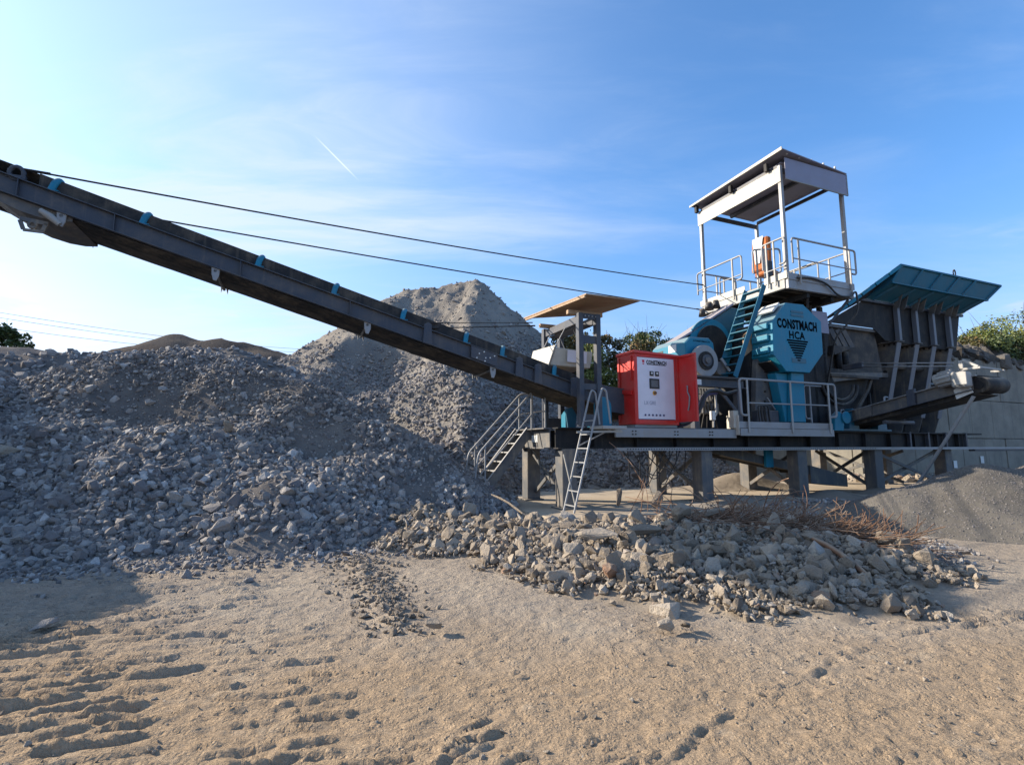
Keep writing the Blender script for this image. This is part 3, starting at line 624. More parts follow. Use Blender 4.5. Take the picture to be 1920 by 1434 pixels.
cols = [(.18, .15), (4.35, .15), (7.95, .15), (11.4, .15), (.25, 2.3), (4.55, 2.3), (8.3, 2.3), (15.4, 2.3), (15.4, .3), (13.5, 3.6)]
for u, v in cols:
    mb = MB(); w = .19
    mb.box(u - w, u + w, v - w, v + w, .16, 1.515); c = T.part('column', mb, 'steel_dusty', .012)
    T.part('base_plate', MB().box(u - w - .08, u + w + .08, v - w - .08, v + w + .08, .12, .158), 'steel_dusty', .005, parent=c)
def xbrace(a, b, z0=.35, z1=1.42):
    for p, q, off in (((*a, z0), (*b, z1), -.05), ((*a, z1), (*b, z0), .05)):
        mb = MB(); n = Vector((b[1] - a[1], a[0] - b[0], 0)).normalized() * off
        mb.bar(Vector(p) + n, Vector(q) + n, .05, .10); T.part('cross_brace', mb, 'steel_dusty', .004)
xbrace((.25, .36), (.25, 2.1)); xbrace((4.45, .36), (4.45, 2.1)); xbrace((8.1, .36), (8.1, 2.1)); xbrace((11.4, .36), (11.4, 2.1)); xbrace((13.5, .5), (13.5, 3.4)); xbrace((11.6, .3), (15.1, .3), .3, 1.4)
T.part('deck_edge', MB().box(1.36, 5.25, -.22, -.16, 1.80, 2.03), 'zinc', .006)
T.part('deck_plate', MB().box(1.36, 5.25, -.158, 2.4, 2.035, 2.055), 'steel_dusty')
T.part('deck_plate', MB().box(5.26, 12.6, -.05, 3.2, 2.035, 2.055), 'dark')
for u in (1.9, 3.2, 4.35):
    for a in (-.045, .045):
        for c in (-.04, .04): T.part('bolt', MB().cyl((u + a, -.222, 1.915 + c), (u + a, -.24, 1.915 + c), .018, n=6), 'dark')
mb = MB(); mb.box(1.44, 20.0, -.12, -.06, 1.47, 1.485); mb.box(1.44, 20.0, -.06, -.045, 1.47, 1.55); mb.box(1.44, 20.0, -.125, -.12, 1.47, 1.55)
tr = T.part('cable_tray', mb, 'zinc', 0)
mb = MB()
for k in range(118): u = 1.75 + .08 * k; mb.box(u, u + .035, -.129, -.1255, 1.495, 1.525)
tag(T.part('tray_hole', mb, 'black', parent=tr), kind='stuff')
for u in (16.6, 20.0): T.part('rail', MB().box(u, u + (3.4 if u < 17 else 10), -.10, .10, 1.40, 1.465), 'steel', .01)
# under-hung outlet chute and small reject conveyor seen below the beams
T2 = Thing('reject_conveyor', 'short enclosed conveyor sloping down to the right under the chassis', 'conveyor', 7, 1, 1)
def sl2(u): return 1.50 - (u - 4.6) * .175
for v in (.75, 1.55):
    mb = MB(); mb.prism([(4.6, v, sl2(4.6)), (10.9, v, sl2(10.9)), (10.9, v, sl2(10.9) + .26), (4.6, v, sl2(4.6) + .26)], (0, .03, 0)); T2.part('side_plate', mb, 'steel_dusty', .004)
mb = MB(); mb.prism([(4.6, .8, sl2(4.6) + .06), (10.8, .8, sl2(10.8) + .06), (10.8, .8, sl2(10.8) + .08), (4.6, .8, sl2(4.6) + .08)], (0, .74, 0)); T2.part('belt', mb, 'rubber')
mb = MB(); mb.prism([(9.2, .70, .42), (10.9, .70, .26), (10.9, .70, .62), (9.2, .70, .98)], (0, .9, 0)); T2.part('tail_box', mb, 'steel_dusty', .01)
T2.part('hanger', MB().box(7.25, 7.55, .62, .72, .95, 1.5), 'teal', .01)
for u in (5.6, 8.9): T2.part('roller', MB().cyl((u, .8, sl2(u) + .02), (u, 1.54, sl2(u) + .02), .05), 'dark')

# ---- inclined discharge conveyor
SLP = .28
def zt(u): return 3.47 + SLP * (-.5 - u)
T = Thing('discharge_conveyor', 'long dark grey inclined belt conveyor rising to the upper left over the heaps', 'conveyor', 0, 1.1, 2.1)
U0, U1 = -11.5, 2.0
def strip(u0, u1, v0, v1, h0, h1):  # sheared box following the slope
    mb = MB(); vs = [(u, v, zt(u) + h) for h in (h0, h1) for v in (v0, v1) for u in (u0, u1)]
    return mb.add(vs, [(0, 2, 3, 1), (4, 5, 7, 6), (0, 1, 5, 4), (2, 6, 7, 3), (0, 4, 6, 2), (1, 3, 7, 5)])
for side, v, s in (('near', .45, -1), ('far', 1.75, 1)):
    mb = strip(U0, U1, v - .008, v + .008, -.33, -.02); g = T.part('side_girder', mb, 'steel')
    a, b = sorted((v + s * .085, v - s * .02))
    T.part('flange', strip(U0, U1, a, b, -.018, .0), 'steel', .003, parent=g); T.part('flange', strip(U0, U1, a, b, -.35, -.332), 'steel', .003, parent=g)
    a, b = sorted((v + s * .075, v + s * .009))
    for u in (-10.55, -9.12, -7.0, -4.88): T.part('stiffener', strip(u, u + .014, a, b, -.332, -.018), 'steel', parent=g)
    a, b = sorted((v + s * .10, v + s * .009))
    for u in (-3.2, -.95, -.45, .55):
        mb = MB(); mb.prism([(u - .09, a, zt(u) - .34), (u + .13, a, zt(u) - .39), (u + .10, a, zt(u) + .09), (u + .03, a, zt(u) + .13), (u - .06, a, zt(u) + .09)], (0, b - a, 0)); T.part('box_stiffener', mb, 'steel', .008, parent=g)
    bp = T.part('splice_plate', strip(-2.15, -1.5, *sorted((v + s * .095, v + s * .079)), -.31, -.03), 'steel', .004, parent=g)
    if s < 0:
        for du, dh in ((-.14, -.15), (-.02, -.07), (.02, -.2), (.13, -.16), (.0, -.28), (-.2, -.27), (.24, -.08)):
            u = -1.82 + du; T.part('bolt', MB().cyl((u, v - .094, zt(u) + dh), (u, v - .112, zt(u) + dh), .018, n=6), 'pale')
# carrying belt: troughed section, return belt: flat underneath with sagging ribs
def sweep(prof, u0, u1, n, sag=0.):
    mb = MB(True); m = len(prof); us = [u0 + (u1 - u0) * i / n for i in range(n + 1)]
    for u in us:
        for v, h in prof: mb.v.append((u, v, zt(u) + h - sag * abs(math.sin((u + 7.44) / 2.96 * math.pi))))
    for i in range(n):
        for k in range(m): a = i * m + k; b = i * m + (k + 1) % m; mb.f.append((a, b, b + m, a + m)); mb.sm.append(False)
    mb.f += [tuple(reversed(range(m))), tuple(range(n * m, n * m + m))]; mb.sm += [False, False]; return mb
T.part('carrying_belt', sweep([(.52, .25), (.75, .05), (1.45, .05), (1.68, .25), (1.68, .225), (1.44, .03), (.76, .03), (.52, .225)], U0 + .2, U1 + .6, 60), 'rubber')
T.part('belt_skirt', strip(U0 + 1.2, U1, .505, .515, .0, .26), 'rubber'); T.part('belt_skirt', strip(U0 + 1.2, U1, 1.69, 1.70, .0, .26), 'rubber')
T.part('return_belt', sweep([(.465, -.345), (.52, -.36), (.58, -.385), (.62, -.375), (.70, -.40), (.80, -.385), (.90, -.405), (1.05, -.395), (1.2, -.405), (1.45, -.39), (1.72, -.355), (1.72, -.34), (1.4, -.36), (.56, -.35), (.49, -.335)], U0 + .55, U1 + .2, 60, .025), 'belt_under')
for u in (-10.07, -8.67, -6.67, -5.19, -3.72, -2.25, -1.33, .06):
    for v, w in ((.50, 1), (1.72, -1)):
        mb = MB(); z = zt(u); mb.tube(rounded([(u - .03, v - .06 * w, z), (u + .01, v - .02 * w, z + .19), (u + .05, v + .05 * w, z + .265), (u + .05, v + .22 * w, z + .15)], .05), .058, 10)
        i = T.part('idler_bracket', mb, 'teal'); T.part('bracket_foot', MB().box(u - .09, u + .09, v - .10, v + .02, z + .002, z + .02), 'teal', .003, parent=i)
for u in (-9.9, -7.43, -4.5, -1.6):
    rl = T.part('return_roller', MB().cyl((u, .40, zt(u) - .40), (u, 1.74, zt(u) - .40), .03), 'steel_dusty')
    for v, e in ((.40, 0), (1.74, .24)):
        mb = MB(); mb.prism([(u - .07, v, zt(u) - .33), (u + .08, v, zt(u) - .35), (u + .07, v, zt(u) - .50), (u + .03, v, zt(u) - .60 + e), (u - .03, v, zt(u) - .59 + e), (u - .06, v, zt(u) - .47)], (0, .035, 0)); T.part('roller_hanger', mb, 'zinc', .006, parent=rl)
T.part('head_drum', MB().cyl((U0 + .1, .5, zt(U0) - .18), (U0 + .1, 1.7, zt(U0) - .18), .24, n=28), 'rubber')
mb = MB(); pr = [(-11.2, -.36), (-10.95, -.44), (-10.75, -.52), (-10.5, -.56), (-10.2, -.55), (-9.95, -.50), (-9.75, -.42)]
for a, b in zip(pr, pr[1:]):
    mb.add([(a[0], .46, zt(a[0]) + a[1]), (b[0], .46, zt(b[0]) + b[1]), (b[0], 1.74, zt(b[0]) + b[1]), (a[0], 1.74, zt(a[0]) + a[1])], [(0, 1, 2, 3)], True)
side = [(x, .455, zt(x) + h) for x, h in pr] + [(-9.75, .455, zt(-9.75) - .355), (-11.2, .455, zt(-11.2) - .355)]
mb.prism(side, (0, .012, 0)); mb.prism([(x, 1.735, z) for x, y, z in side], (0, .012, 0)); T.part('head_chute', mb, 'steel_dusty', 0)
mb = MB(); z = zt(-10.3); mb.tube([(-10.2, .41, z - .46), (-10.05, .41, z - .55), (-9.9, .41, z - .68)], [.05, .065, .05], 8); T.part('scraper_arm', mb, 'zinc_pale')
mb = MB(); z = 5.50; ring = [(-10.32 + .055 * math.cos(t), .5, z + .055 * math.sin(t)) for t in [2 * math.pi * i / 12 for i in range(12)]]
out = [(-10.55, z + .08), (-10.1, z + .05), (-10.16, z - .1), (-10.28, z - .16), (-10.46, z - .1)]
mb.tube(ring, .028, 6, closed=True); mb.bar((-10.5, .5, z + .09), (-10.1, .5, z + .05), .03, .07); mb.bar((-10.5, .5, z + .06), (-10.44, .5, z - .1), .03, .06); mb.bar((-10.44, .5, z - .11), (-10.15, .5, z - .11), .03, .05); mb.bar((-10.13, .5, z + .05), (-10.17, .5, z - .1), .03, .06)
T.part('scraper_bracket', mb, 'steel_dusty')
for v in (.45, 1.75):
    z = zt(-10.6); mb = MB(); mb.tube([(-10.6 + .10 * math.cos(t), v, z + .09 + .12 * math.sin(t)) for t in [2 * math.pi * i / 16 for i in range(16)]], .038, 8, closed=True); mb.box(-10.74, -10.46, v - .03, v + .03, z - .01, z + .05); T.part('lifting_eye', mb, 'steel')
# guy cables
def cable(label, a, b, r, group=None, sag=0., m='dark', name='guy_cable'):
    a = uvz(*a); b = uvz(*b); mb = MB(); pts = [a.lerp(b, i / 24) - Vector((0, 0, sag * 4 * (i / 24) * (1 - i / 24))) for i in range(25)]
    mb.tube(pts, r, 6)
    for e, d in ((a, b), (b, a)): mb.cyl(e, e + (d - e).normalized() * .35, r * 1.6, n=8)
    return tag(mk(name, mb, m), label, 'cable', group)
cable('upper of the two long guy cables running from the conveyor head to the tall platform', (-10.5, .45, zt(-10.6) + .18), (7.68, 3.3, 7.43), .017, sag=.10)
cable('lower of the two long guy cables, coming from behind the conveyor head', (-10.5, 1.75, zt(-10.6) + .18), (7.68, 3.35, 6.50), .017, sag=.06)
cable('upper of the two short tie rods between canopy post and conveyor', (-3.1, .42, zt(-3.2) + .14), (.15, 1.95, 5.02), .010, name='tie_rod')
cable('lower short tie rod with turnbuckle between canopy post and conveyor', (-3.1, .42, zt(-3.2) + .02), (.25, 2.0, 4.95), .014, name='tie_rod')

# ---- portal frame over the conveyor, canopy board and magnet
T = Thing('support_portal', 'tall dark grey portal frame straddling the belt beside the red cabinet', 'frame', .84, 0, 2.06)
for v in (.0, 1.95):
    for u in (.53, 1.03):
        mb = MB(); mb.bar((u, v, 2.06), (u, v, 4.86), .12, .012, (1, 0, 0)); mb.bar((u + (.055 if u < .8 else -.055), v - .056, 2.06), (u + (.055 if u < .8 else -.055), v - .056, 4.86), .012, .10, (1, 0, 0)); mb.bar((u - .0, v, 2.06), (u - .0, v, 4.86), .012, .12, (1, 0, 0))
        mb = MB(); mb.box(u - .065, u + .065, v - .08, v + .08, 2.06, 4.86); T.part('post', mb, 'steel', .008)
    for z0, z1 in ((2.06, 2.35), (2.95, 3.1), (4.1, 4.3), (4.72, 4.86)): T.part('batten_plate', MB().box(.585, .975, v - .05, v - .035, z0, z1), 'steel', .004)
for u in (.56, 1.0): T.part('cross_beam', MB().box(u - .05, u + .05, .075, 1.875, 4.62, 4.82), 'steel', .008)
T.part('cross_beam', MB().box(.6, .96, .1, 1.85, 4.60, 4.615), 'steel')
for v in (.15, 1.75): T.part('roof_bearer', MB().box(.3, 1.3, v, v + .10, 4.865, 4.965), 'wood')
for k in range(4): T.part('bolt', MB().cyl((.66 + .1 * k, -.052, 4.79), (.66 + .1 * k, -.075, 4.79), .018, n=6), 'zinc')
mb = MB(); cn = [(.35, -.62, 5.13), (1.92, -.62, 5.13), (2.75, 2.6, 5.62), (.17, 2.6, 5.25)]
cn = [(.36, -.62, 5.14), (1.90, -.62, 5.14), (2.72, 2.6, 5.66), (.17, 2.6, 5.28)]
mb.prism(cn, (0, 0, .035)); o = mk('canopy_board', mb, 'wood', None, (1.1, 1, 5.2), .004); o.location = uvz(1.1, 1, 5.2); o.rotation_euler = (0, 0, TH); tag(o, 'tilted plywood canopy board on top of the portal frame', 'board')
mb = MB(); mb.bar((.38, -.55, 5.115), (.2, 2.5, 5.235), .05, .05); b_ = mk('batten', mb, 'wood', o, (1.1, 1, 5.2))
T = Thing('belt_magnet', 'cream box shaped magnet with a white sign hanging over the belt', 'magnet', .6, 1, 3.5)
mb = MB(); vs = [(-.02, .55, 3.60), (1.15, .55, 3.58), (1.15, 1.65, 3.60), (-.02, 1.65, 3.62), (.10, .45, 4.05), (1.18, .45, 4.0), (1.18, 1.7, 4.06), (.10, 1.7, 4.12)]
mb.add(vs, [(3, 2, 1, 0), (4, 5, 6, 7), (0, 1, 5, 4), (1, 2, 6, 5), (2, 3, 7, 6), (3, 0, 4, 7)]); T.part('housing', mb, 'cream', .02)
mb = MB(); mb.prism([(-.10, .50, 3.58), (-.10, 1.70, 3.60), (.06, 1.72, 4.16), (.06, .42, 4.10)], (.03, 0, 0)); T.part('end_panel', mb, 'cream', .006)
sg = T.part('sign', MB().prism([(.42, .46, 3.70), (.98, .46, 3.68), (.98, .43, 3.98), (.42, .43, 4.0)], (0, -.01, 0)), 'white')
for u, v in ((.2, .7), (.2, 1.5), (1.0, .7), (1.0, 1.5)): T.part('chain', MB().tube([(u, v, 4.08), (.62 + (u - .6) * .3, v, 4.62)], .014, 5), 'zinc')

# ---- stairs at the left end
T = Thing('access_staircase', 'steep steel staircase with tube handrails climbing to the left end of the chassis', 'stairs', -1.1, 1.7, .12)
Pb = {1.35: ((-1.74, 1.35, .12), (-.22, 1.35, 1.98)), 2.1: ((-1.74, 2.1, .12), (-.22, 2.1, 1.98))}
for v, (a, b) in Pb.items():
    mb = MB(); mb.bar(a, b, .03, .24, (0, 0, 1)); T.part('stringer', mb, 'steel_dusty', .004)
    T.part('stringer_flange', MB().bar((a[0] - .09, v - .02, a[2] + .08), (b[0] - .09, v - .02, b[2] + .08), .07, .012), 'zinc')
for k in range(8):
    t = (k + .6) / 8; u = -1.74 + 1.52 * t; z = .12 + 1.86 * t; T.part('tread', MB().box(u - .12, u + .10, 1.37, 2.08, z - .015, z + .015), 'zinc_pale', .003)
for v in (1.32, 2.13):
    T.part('handrail', MB().tube(rounded([(-1.76, v, .42), (-1.63, v, 1.40), (-.14, v, 3.02), (.22, v, 3.02)], .12), .024, 8), 'zinc')
    T.part('handrail_mid', MB().tube(rounded([(-1.45, v, 1.0), (-.14, v, 2.45), (.22, v, 2.5)], .1), .018, 8), 'zinc')
    for u, z0, z1 in ((-1.45, .40, 1.58), (-.18, 1.95, 2.98), (.22, 2.06, 3.02)): T.part('handrail_post', MB().tube([(u, v, z0), (u, v, z1)], .022, 8), 'zinc')

# ---- leaning ladder
T = Thing('access_ladder', 'narrow steel ladder with looped grab rails leaning on the front of the chassis', 'ladder', 0, -.5, .12)
for v in (-.77, -.30):
    T.part('ladder_rail', MB().tube(rounded([(-.13, v, .13), (.58, v, 2.72), (.66, v, 2.92), (.76, v, 2.86), (.86, v, 2.10)], .09, 5), .024, 8), 'zinc')
for k in range(7):
    t = (k + .45) / 8.2; T.part('rung', MB().bar((-.13 + .71 * t, -.77, .13 + 2.59 * t), (-.13 + .71 * t, -.30, .13 + 2.59 * t), .03, .025), 'zinc')
T.part('prop', MB().bar((-.12, -.30, 1.40), (.16, -.32, .22), .04, .02), 'zinc_pale')
T.part('landing', MB().box(.62, 1.25, -.85, -.24, 1.98, 2.05), 'zinc_pale', .006); T.part('landing_bracket', MB().bar((.9, -.7, 1.97), (.35, -.2, 1.60), .03, .03), 'zinc'); T.part('landing_bracket', MB().bar((.0, -.72, 1.90), (1.2, -.72, 1.93), .03, .05), 'zinc_pale')

# ---- teal drum motor unit at the conveyor tail, on the deck behind the ladder
T = Thing('tail_guard', 'rounded teal guard plate standing behind the ladder loops', 'guard', 1.35, .3, 2.06)
def arch(u0, u1, z0, z1, v, th):
    c = (u0 + u1) / 2; r = (u1 - u0) / 2; pts = [(u0, v, z0), (u1, v, z0)] + [(c + r * math.cos(t), v, z1 - r + r * math.sin(t)) for t in [math.pi * i / 10 for i in range(11)]]
    return MB().prism(pts, (0, th, 0))
T.part('guard_plate', arch(1.12, 1.62, 2.06, 2.84, .32, .06), 'teal', .01); T.part('guard_foot', MB().box(1.0, 1.7, .2, .5, 2.056, 2.09), 'teal')
T = Thing('tail_guard', 'angular teal bracket under the belt between portal post and stairs', 'guard', .4, 1.2, 2.06)
mb = MB(); mb.prism([(.72, 1.0, 2.06), (.95, 1.0, 2.06), (.98, 1.0, 2.4), (.85, 1.0, 2.6), (.66, 1.0, 2.55)], (0, .05, 0)); T.part('side_plate', mb, 'teal_dark', .006)
T.part('side_plate', MB().prism([(.68, 1.06, 2.06), (.68, 1.3, 2.06), (.68, 1.3, 2.4), (.68, 1.06, 2.55)], (.02, 0, 0)), 'teal', .004)
# tail section of the discharge conveyor frame inside the chassis
T = Thing('belt_tail_frame', 'dark steel frame round the conveyor tail behind the red cabinet', 'frame', 2.5, 1.1, 2.06)
T.part('side_plate', MB().prism([(1.3, .35, 2.5), (3.6, .35, 2.2), (3.6, .35, 2.9), (1.3, .35, 3.15)], (0, .03, 0)), 'steel', .006)
T.part('side_plate', MB().prism([(1.3, 1.85, 2.5), (3.6, 1.85, 2.2), (3.6, 1.85, 2.9), (1.3, 1.85, 3.15)], (0, .03, 0)), 'steel', .006)

# ---- control cabinet
T = Thing('control_cabinet', 'red electrical control cabinet with open door standing on the deck', 'cabinet', 2.7, .2, 2.06)
zb, ztp = 2.13, 3.99
T.part('plinth', MB().box(2.06, 3.38, -.06, .60, 2.057, 2.128), 'zinc', .006)
mb = MB(); a, b, c, d = 2.03, 3.40, -.12, .62
mb.box(a, a + .03, c, d, zb, ztp - .01); mb.box(b - .03, b, c, d, zb, ztp - .03); mb.box(a + .031, b - .031, d - .03, d, zb, ztp - .03); mb.box(a + .031, b - .031, c, d - .031, zb, zb + .03)
mb.box(a + .031, a + .10, c, c + .03, zb + .031, ztp - .06); mb.box(b - .10, b - .031, c, c + .03, zb + .031, ztp - .06); mb.box(a + .101, b - .101, c, c + .03, zb + .031, zb + .12); mb.box(a + .101, b - .101, c, c + .03, ztp - .13, ztp - .06)
T.part('housing', mb, 'red', .006)
T.part('rain_roof', MB().prism([(a - .03, c - .05, ztp - .05), (b + .04, c - .05, ztp - .08), (b + .04, c - .05, ztp - .02), (a - .03, c - .05, ztp + .03)], (0, .82, 0)), 'red', .01)
mb = MB(); mb.prism([(a - .002, -.02, 3.90), (a - .002, .12, 3.90), (a - .002, .12, 3.45), (a - .002, .04, 3.25), (a - .002, -.02, 3.25)], (-.03, 0, 0)); T.part('side_flap', mb, 'red', .004)
T.part('side_flap', MB().prism([(a - .002, -.02, 3.0), (a - .002, .55, 3.06), (a - .002, .55, 2.96), (a - .002, -.02, 2.88)], (-.05, 0, 0)), 'red', .004)
T.part('side_rib', MB().box(a - .03, a - .002, .50, .58, 2.2, 3.9), 'red', .004)
pn = T.part('inner_panel', MB().box(a + .105, b - .105, c + .012, c + .022, 2.27, 3.85), 'white')
T.part('panel_base', MB().box(a + .105, b - .105, c + .012, c + .024, 2.255, 2.268), 'navy', parent=pn); vp = c + .012
def onp(name, mb, m): return T.part(name, mb, m, parent=pn)
onp('lettering', text_on('CONSTMACH', .64, 1.35, 2.74, vp, 3.735, .045), 'ink'); onp('underline', MB().box(2.44, 3.04, vp - .004, vp - .001, 3.665, 3.68), 'ink')
onp('emblem', MB().box(2.29, 2.36, vp - .004, vp - .001, 3.72, 3.785), 'redink'); onp('emblem', MB().box(2.30, 2.35, vp - .004, vp - .001, 3.67, 3.70), 'redink')
for i, u in enumerate((2.57, 2.74)):
    g = onp('meter', MB().box(u - .055, u + .055, vp - .02, vp, 3.38, 3.50), 'black'); 
    T.part('meter_dial', MB().cyl((u, vp - .021, 3.45), (u, vp - .024, 3.45), .03, n=12), 'pale')
g = onp('display', MB().box(2.50, 2.80, vp - .02, vp, 3.05, 3.31), 'black'); T.part('display_screen', MB().box(2.54, 2.76, vp - .024, vp - .021, 3.09, 3.27), 'glass')
onp('emergency_stop', MB().cyl((2.65, vp, 2.94), (2.65, vp - .012, 2.94), .06, n=18), 'yellow'); T.part('stop_knob', MB().cyl((2.65, vp - .013, 2.94), (2.65, vp - .05, 2.94), .036, n=14), 'rust')
onp('lettering', text_on('LX·GRE', .36, 1.3, 2.50, vp, 2.68, .0), 'lav')
for k in range(6): onp('lamp', MB().cyl((2.34 + .115 * k, vp, 2.37), (2.34 + .115 * k, vp - .015, 2.37), .026, n=10), 'navy')
# door swung outwards on its right hinge
hd = Vector((3.40, -.15, 0)); he = Vector((3.42, -.80, 0)); dd_ = (he - hd).normalized(); nn = Vector((dd_.y, -dd_.x, 0))
def dp(t, w, z): p = hd + dd_ * t + nn * w; return (p.x, p.y, z)
def dbox(t0, t1, w0, w1, z0, z1): 
    mb = MB(); vs = [dp(t, w, z) for z in (z0, z1) for w in (w0, w1) for t in (t0, t1)]; return mb.add(vs, [(0, 2, 3, 1), (4, 5, 7, 6), (0, 1, 5, 4), (2, 6, 7, 3), (0, 4, 6, 2), (1, 3, 7, 5)])
dr = T.part('door', dbox(0, .67, .0, .02, 2.20, 3.93), 'red', .005)
for q in ((0, .67, .021, .05, 3.88, 3.93), (0, .67, .021, .05, 2.20, 2.25), (.62, .67, .021, .05, 2.251, 3.879), (.0, .04, .021, .05, 2.251, 3.879)): T.part('door_lip', dbox(*q), 'red', parent=dr)
T.part('handle', MB().tube([dp(.36, .05, 3.12), dp(.38, .06, 2.95), dp(.43, .05, 2.83), dp(.40, .05, 2.6), dp(.36, .05, 2.48)], .018, 7), 'zinc', parent=dr)
T.part('door_lip', dbox(.58, .62, .021, .06, 2.35, 3.2), 'red', parent=dr)
# flexible duct from the cabinet foot up to the drive frame
T = Thing('cable_duct', 'dark flexible duct curving from the red cabinet foot up to the drive frame', 'duct', 4, 0, 2.06)
T.part('hose', MB().tube(rounded([(3.42, -.1, 2.16), (3.7, -.12, 2.2), (4.05, -.14, 2.5), (4.3, -.16, 3.05), (4.75, -.12, 3.1), (5.05, -.1, 3.0), (5.45, -.1, 3.1)], .25, 6), .055, 10), 'black')
T.part('hose', MB().tube(rounded([(3.42, .0, 2.14), (3.75, -.02, 2.18), (4.12, -.04, 2.48), (4.36, -.06, 3.0), (4.8, -.02, 3.05)], .25, 6), .07, 10), 'navy')

# ---- drive frame with motor and flywheel guard
T = Thing('drive_unit', 'teal motor and flywheel guard with a grey wheel behind the open red door', 'drive', 5, .9, 2.06)
for u in (4.35, 5.95):
    for v in (.35, 2.2): T.part('frame_leg', MB().box(u - .09, u + .09, v - .09, v + .09, 2.06, 3.24), 'steel', .01)
for v in (.35, 2.2):
    mb = MB(); mb.ibeam((4.15, v, 3.37), (6.2, v, 3.37), .22, .26, .02); T.part('frame_beam', mb, 'steel')
T.part('frame_plate', MB().box(4.1, 6.2, .2, 2.4, 3.505, 3.54), 'steel_dusty')
T.part('light_plate', MB().box(4.16, 4.5, .20, .22, 3.27, 3.42), 'pale')
hs = T.part('motor_housing', MB().prism([(4.36, .62, 3.95), (4.36, .62, 4.55), (4.55, .62, 4.72), (5.25, .62, 4.74), (5.42, .62, 4.6), (5.5, .62, 3.95)], (0, 1.5, 0)), 'teal', .03)
T.part('sticker', MB().box(4.354, 4.359, 1.0, 1.35, 4.33, 4.55), 'pale', parent=hs)
T.part('vent_opening', MB().box(4.35, 4.36, 1.6, 1.95, 4.0, 4.45), 'black', parent=hs)
T.part('lettering', text_on('CONSTMACH', .62, .7, 4.95, .62, 4.61, .03), 'ink', parent=hs)
wl = T.part('flywheel', MB().cyl((4.88, .52, 4.0), (4.88, .40, 4.0), .46, n=36), 'zinc', .01)
T.part('wheel_ring', MB().cyl((4.88, .399, 4.0), (4.88, .37, 4.0), .27, n=30), 'dark', parent=wl); T.part('wheel_hub', MB().cyl((4.88, .369, 4.0), (4.88, .33, 4.0), .17, n=26), 'steel', parent=wl); T.part('wheel_cap', MB().cyl((4.88, .329, 4.0), (4.88, .29, 4.0), .09, n=20), 'steel_dusty', parent=wl)
T.part('motor', MB().cyl((5.5, .45, 3.82), (5.5, 1.1, 3.82), .20, n=20), 'steel_dusty', .01)
T.part('motor_arm', MB().bar((5.45, .4, 4.1), (5.75, .4, 3.75), .05, .08), 'zinc')
# hydraulic clutter under the frame
T.part('pump_block', MB().box(4.8, 5.4, .5, 1.1, 2.5, 2.8), 'steel_dusty', .02); T.part('oil_tank', MB().box(5.0, 5.9, 1.0, 2.0, 2.06, 2.9), 'dark', .02)
T.part('hydraulic_pipe', MB().tube(rounded([(4.98, .2, 3.2), (4.98, .2, 2.45), (4.88, .2, 2.4), (4.86, .2, 2.1)], .06), .03, 8), 'zinc_pale'); T.part('valve', MB().box(4.78, 4.9, .14, .26, 2.3, 2.55), 'pale', .01)
for k in range(5): T.part('hydraulic_pipe', MB().tube(rounded([(4.6 + .1 * k, .45, 3.2), (4.55 + .14 * k, .42, 2.9 - .05 * k), (4.75 + .1 * k, .5, 2.6), (4.6 + .2 * k, .6, 2.1)], .15), .018, 6), 'black')
T.part('brace_arm', MB().bar((5.2, .3, 3.2), (5.9, .3, 2.5), .05, .1), 'steel')
T.part('pale_box', MB().box(5.16, 5.34, -.24, -.05, 2.07, 2.55), 'cream', .01)

# ---- impact crusher body, hood and belt guard
T = Thing('impact_crusher', 'dark grey crusher body with large octagonal teal belt guard', 'crusher', 8, 1.2, 2.06)
mb = MB(); mb.prism([(6.35, .55, 2.06), (6.75, .55, 4.0), (7.05, .55, 5.3), (9.6, .55, 5.9), (10.4, .55, 5.5), (10.1, .55, 4.2), (10.6, .55, 3.4), (10.2, .55, 2.06)], (0, 2.7, 0)); T.part('housing', mb, 'dark', .02)
mb = MB(); mb.prism([(6.55, .35, 2.06), (6.80, .35, 4.1), (7.15, .35, 5.0), (8.1, .35, 5.0), (8.3, .35, 2.06)], (0, .19, 0)); T.part('front_plate', mb, 'steel_dusty', .01)
T.part('front_sill', MB().box(6.45, 7.3, .12, .34, 2.06, 2.62), 'steel', .02)
for k in range(6): T.part('bolt', MB().cyl((7.0 + .03 * k, .345, 2.9 + .3 * k), (7.0 + .03 * k, .31, 2.9 + .3 * k), .03, n=6), 'dark')
T.part('rod', MB().bar((6.95, .2, 3.0), (7.25, .2, 2.65), .03, .03), 'zinc')
for k in range(3): T.part('hose', MB().tube(rounded([(6.5 + .12 * k, .1, 2.2), (6.45 + .1 * k, .1, 2.75), (6.6 + .12 * k, .1, 2.75), (6.62 + .15 * k, .1, 2.15)], .08), .018, 6), 'black')
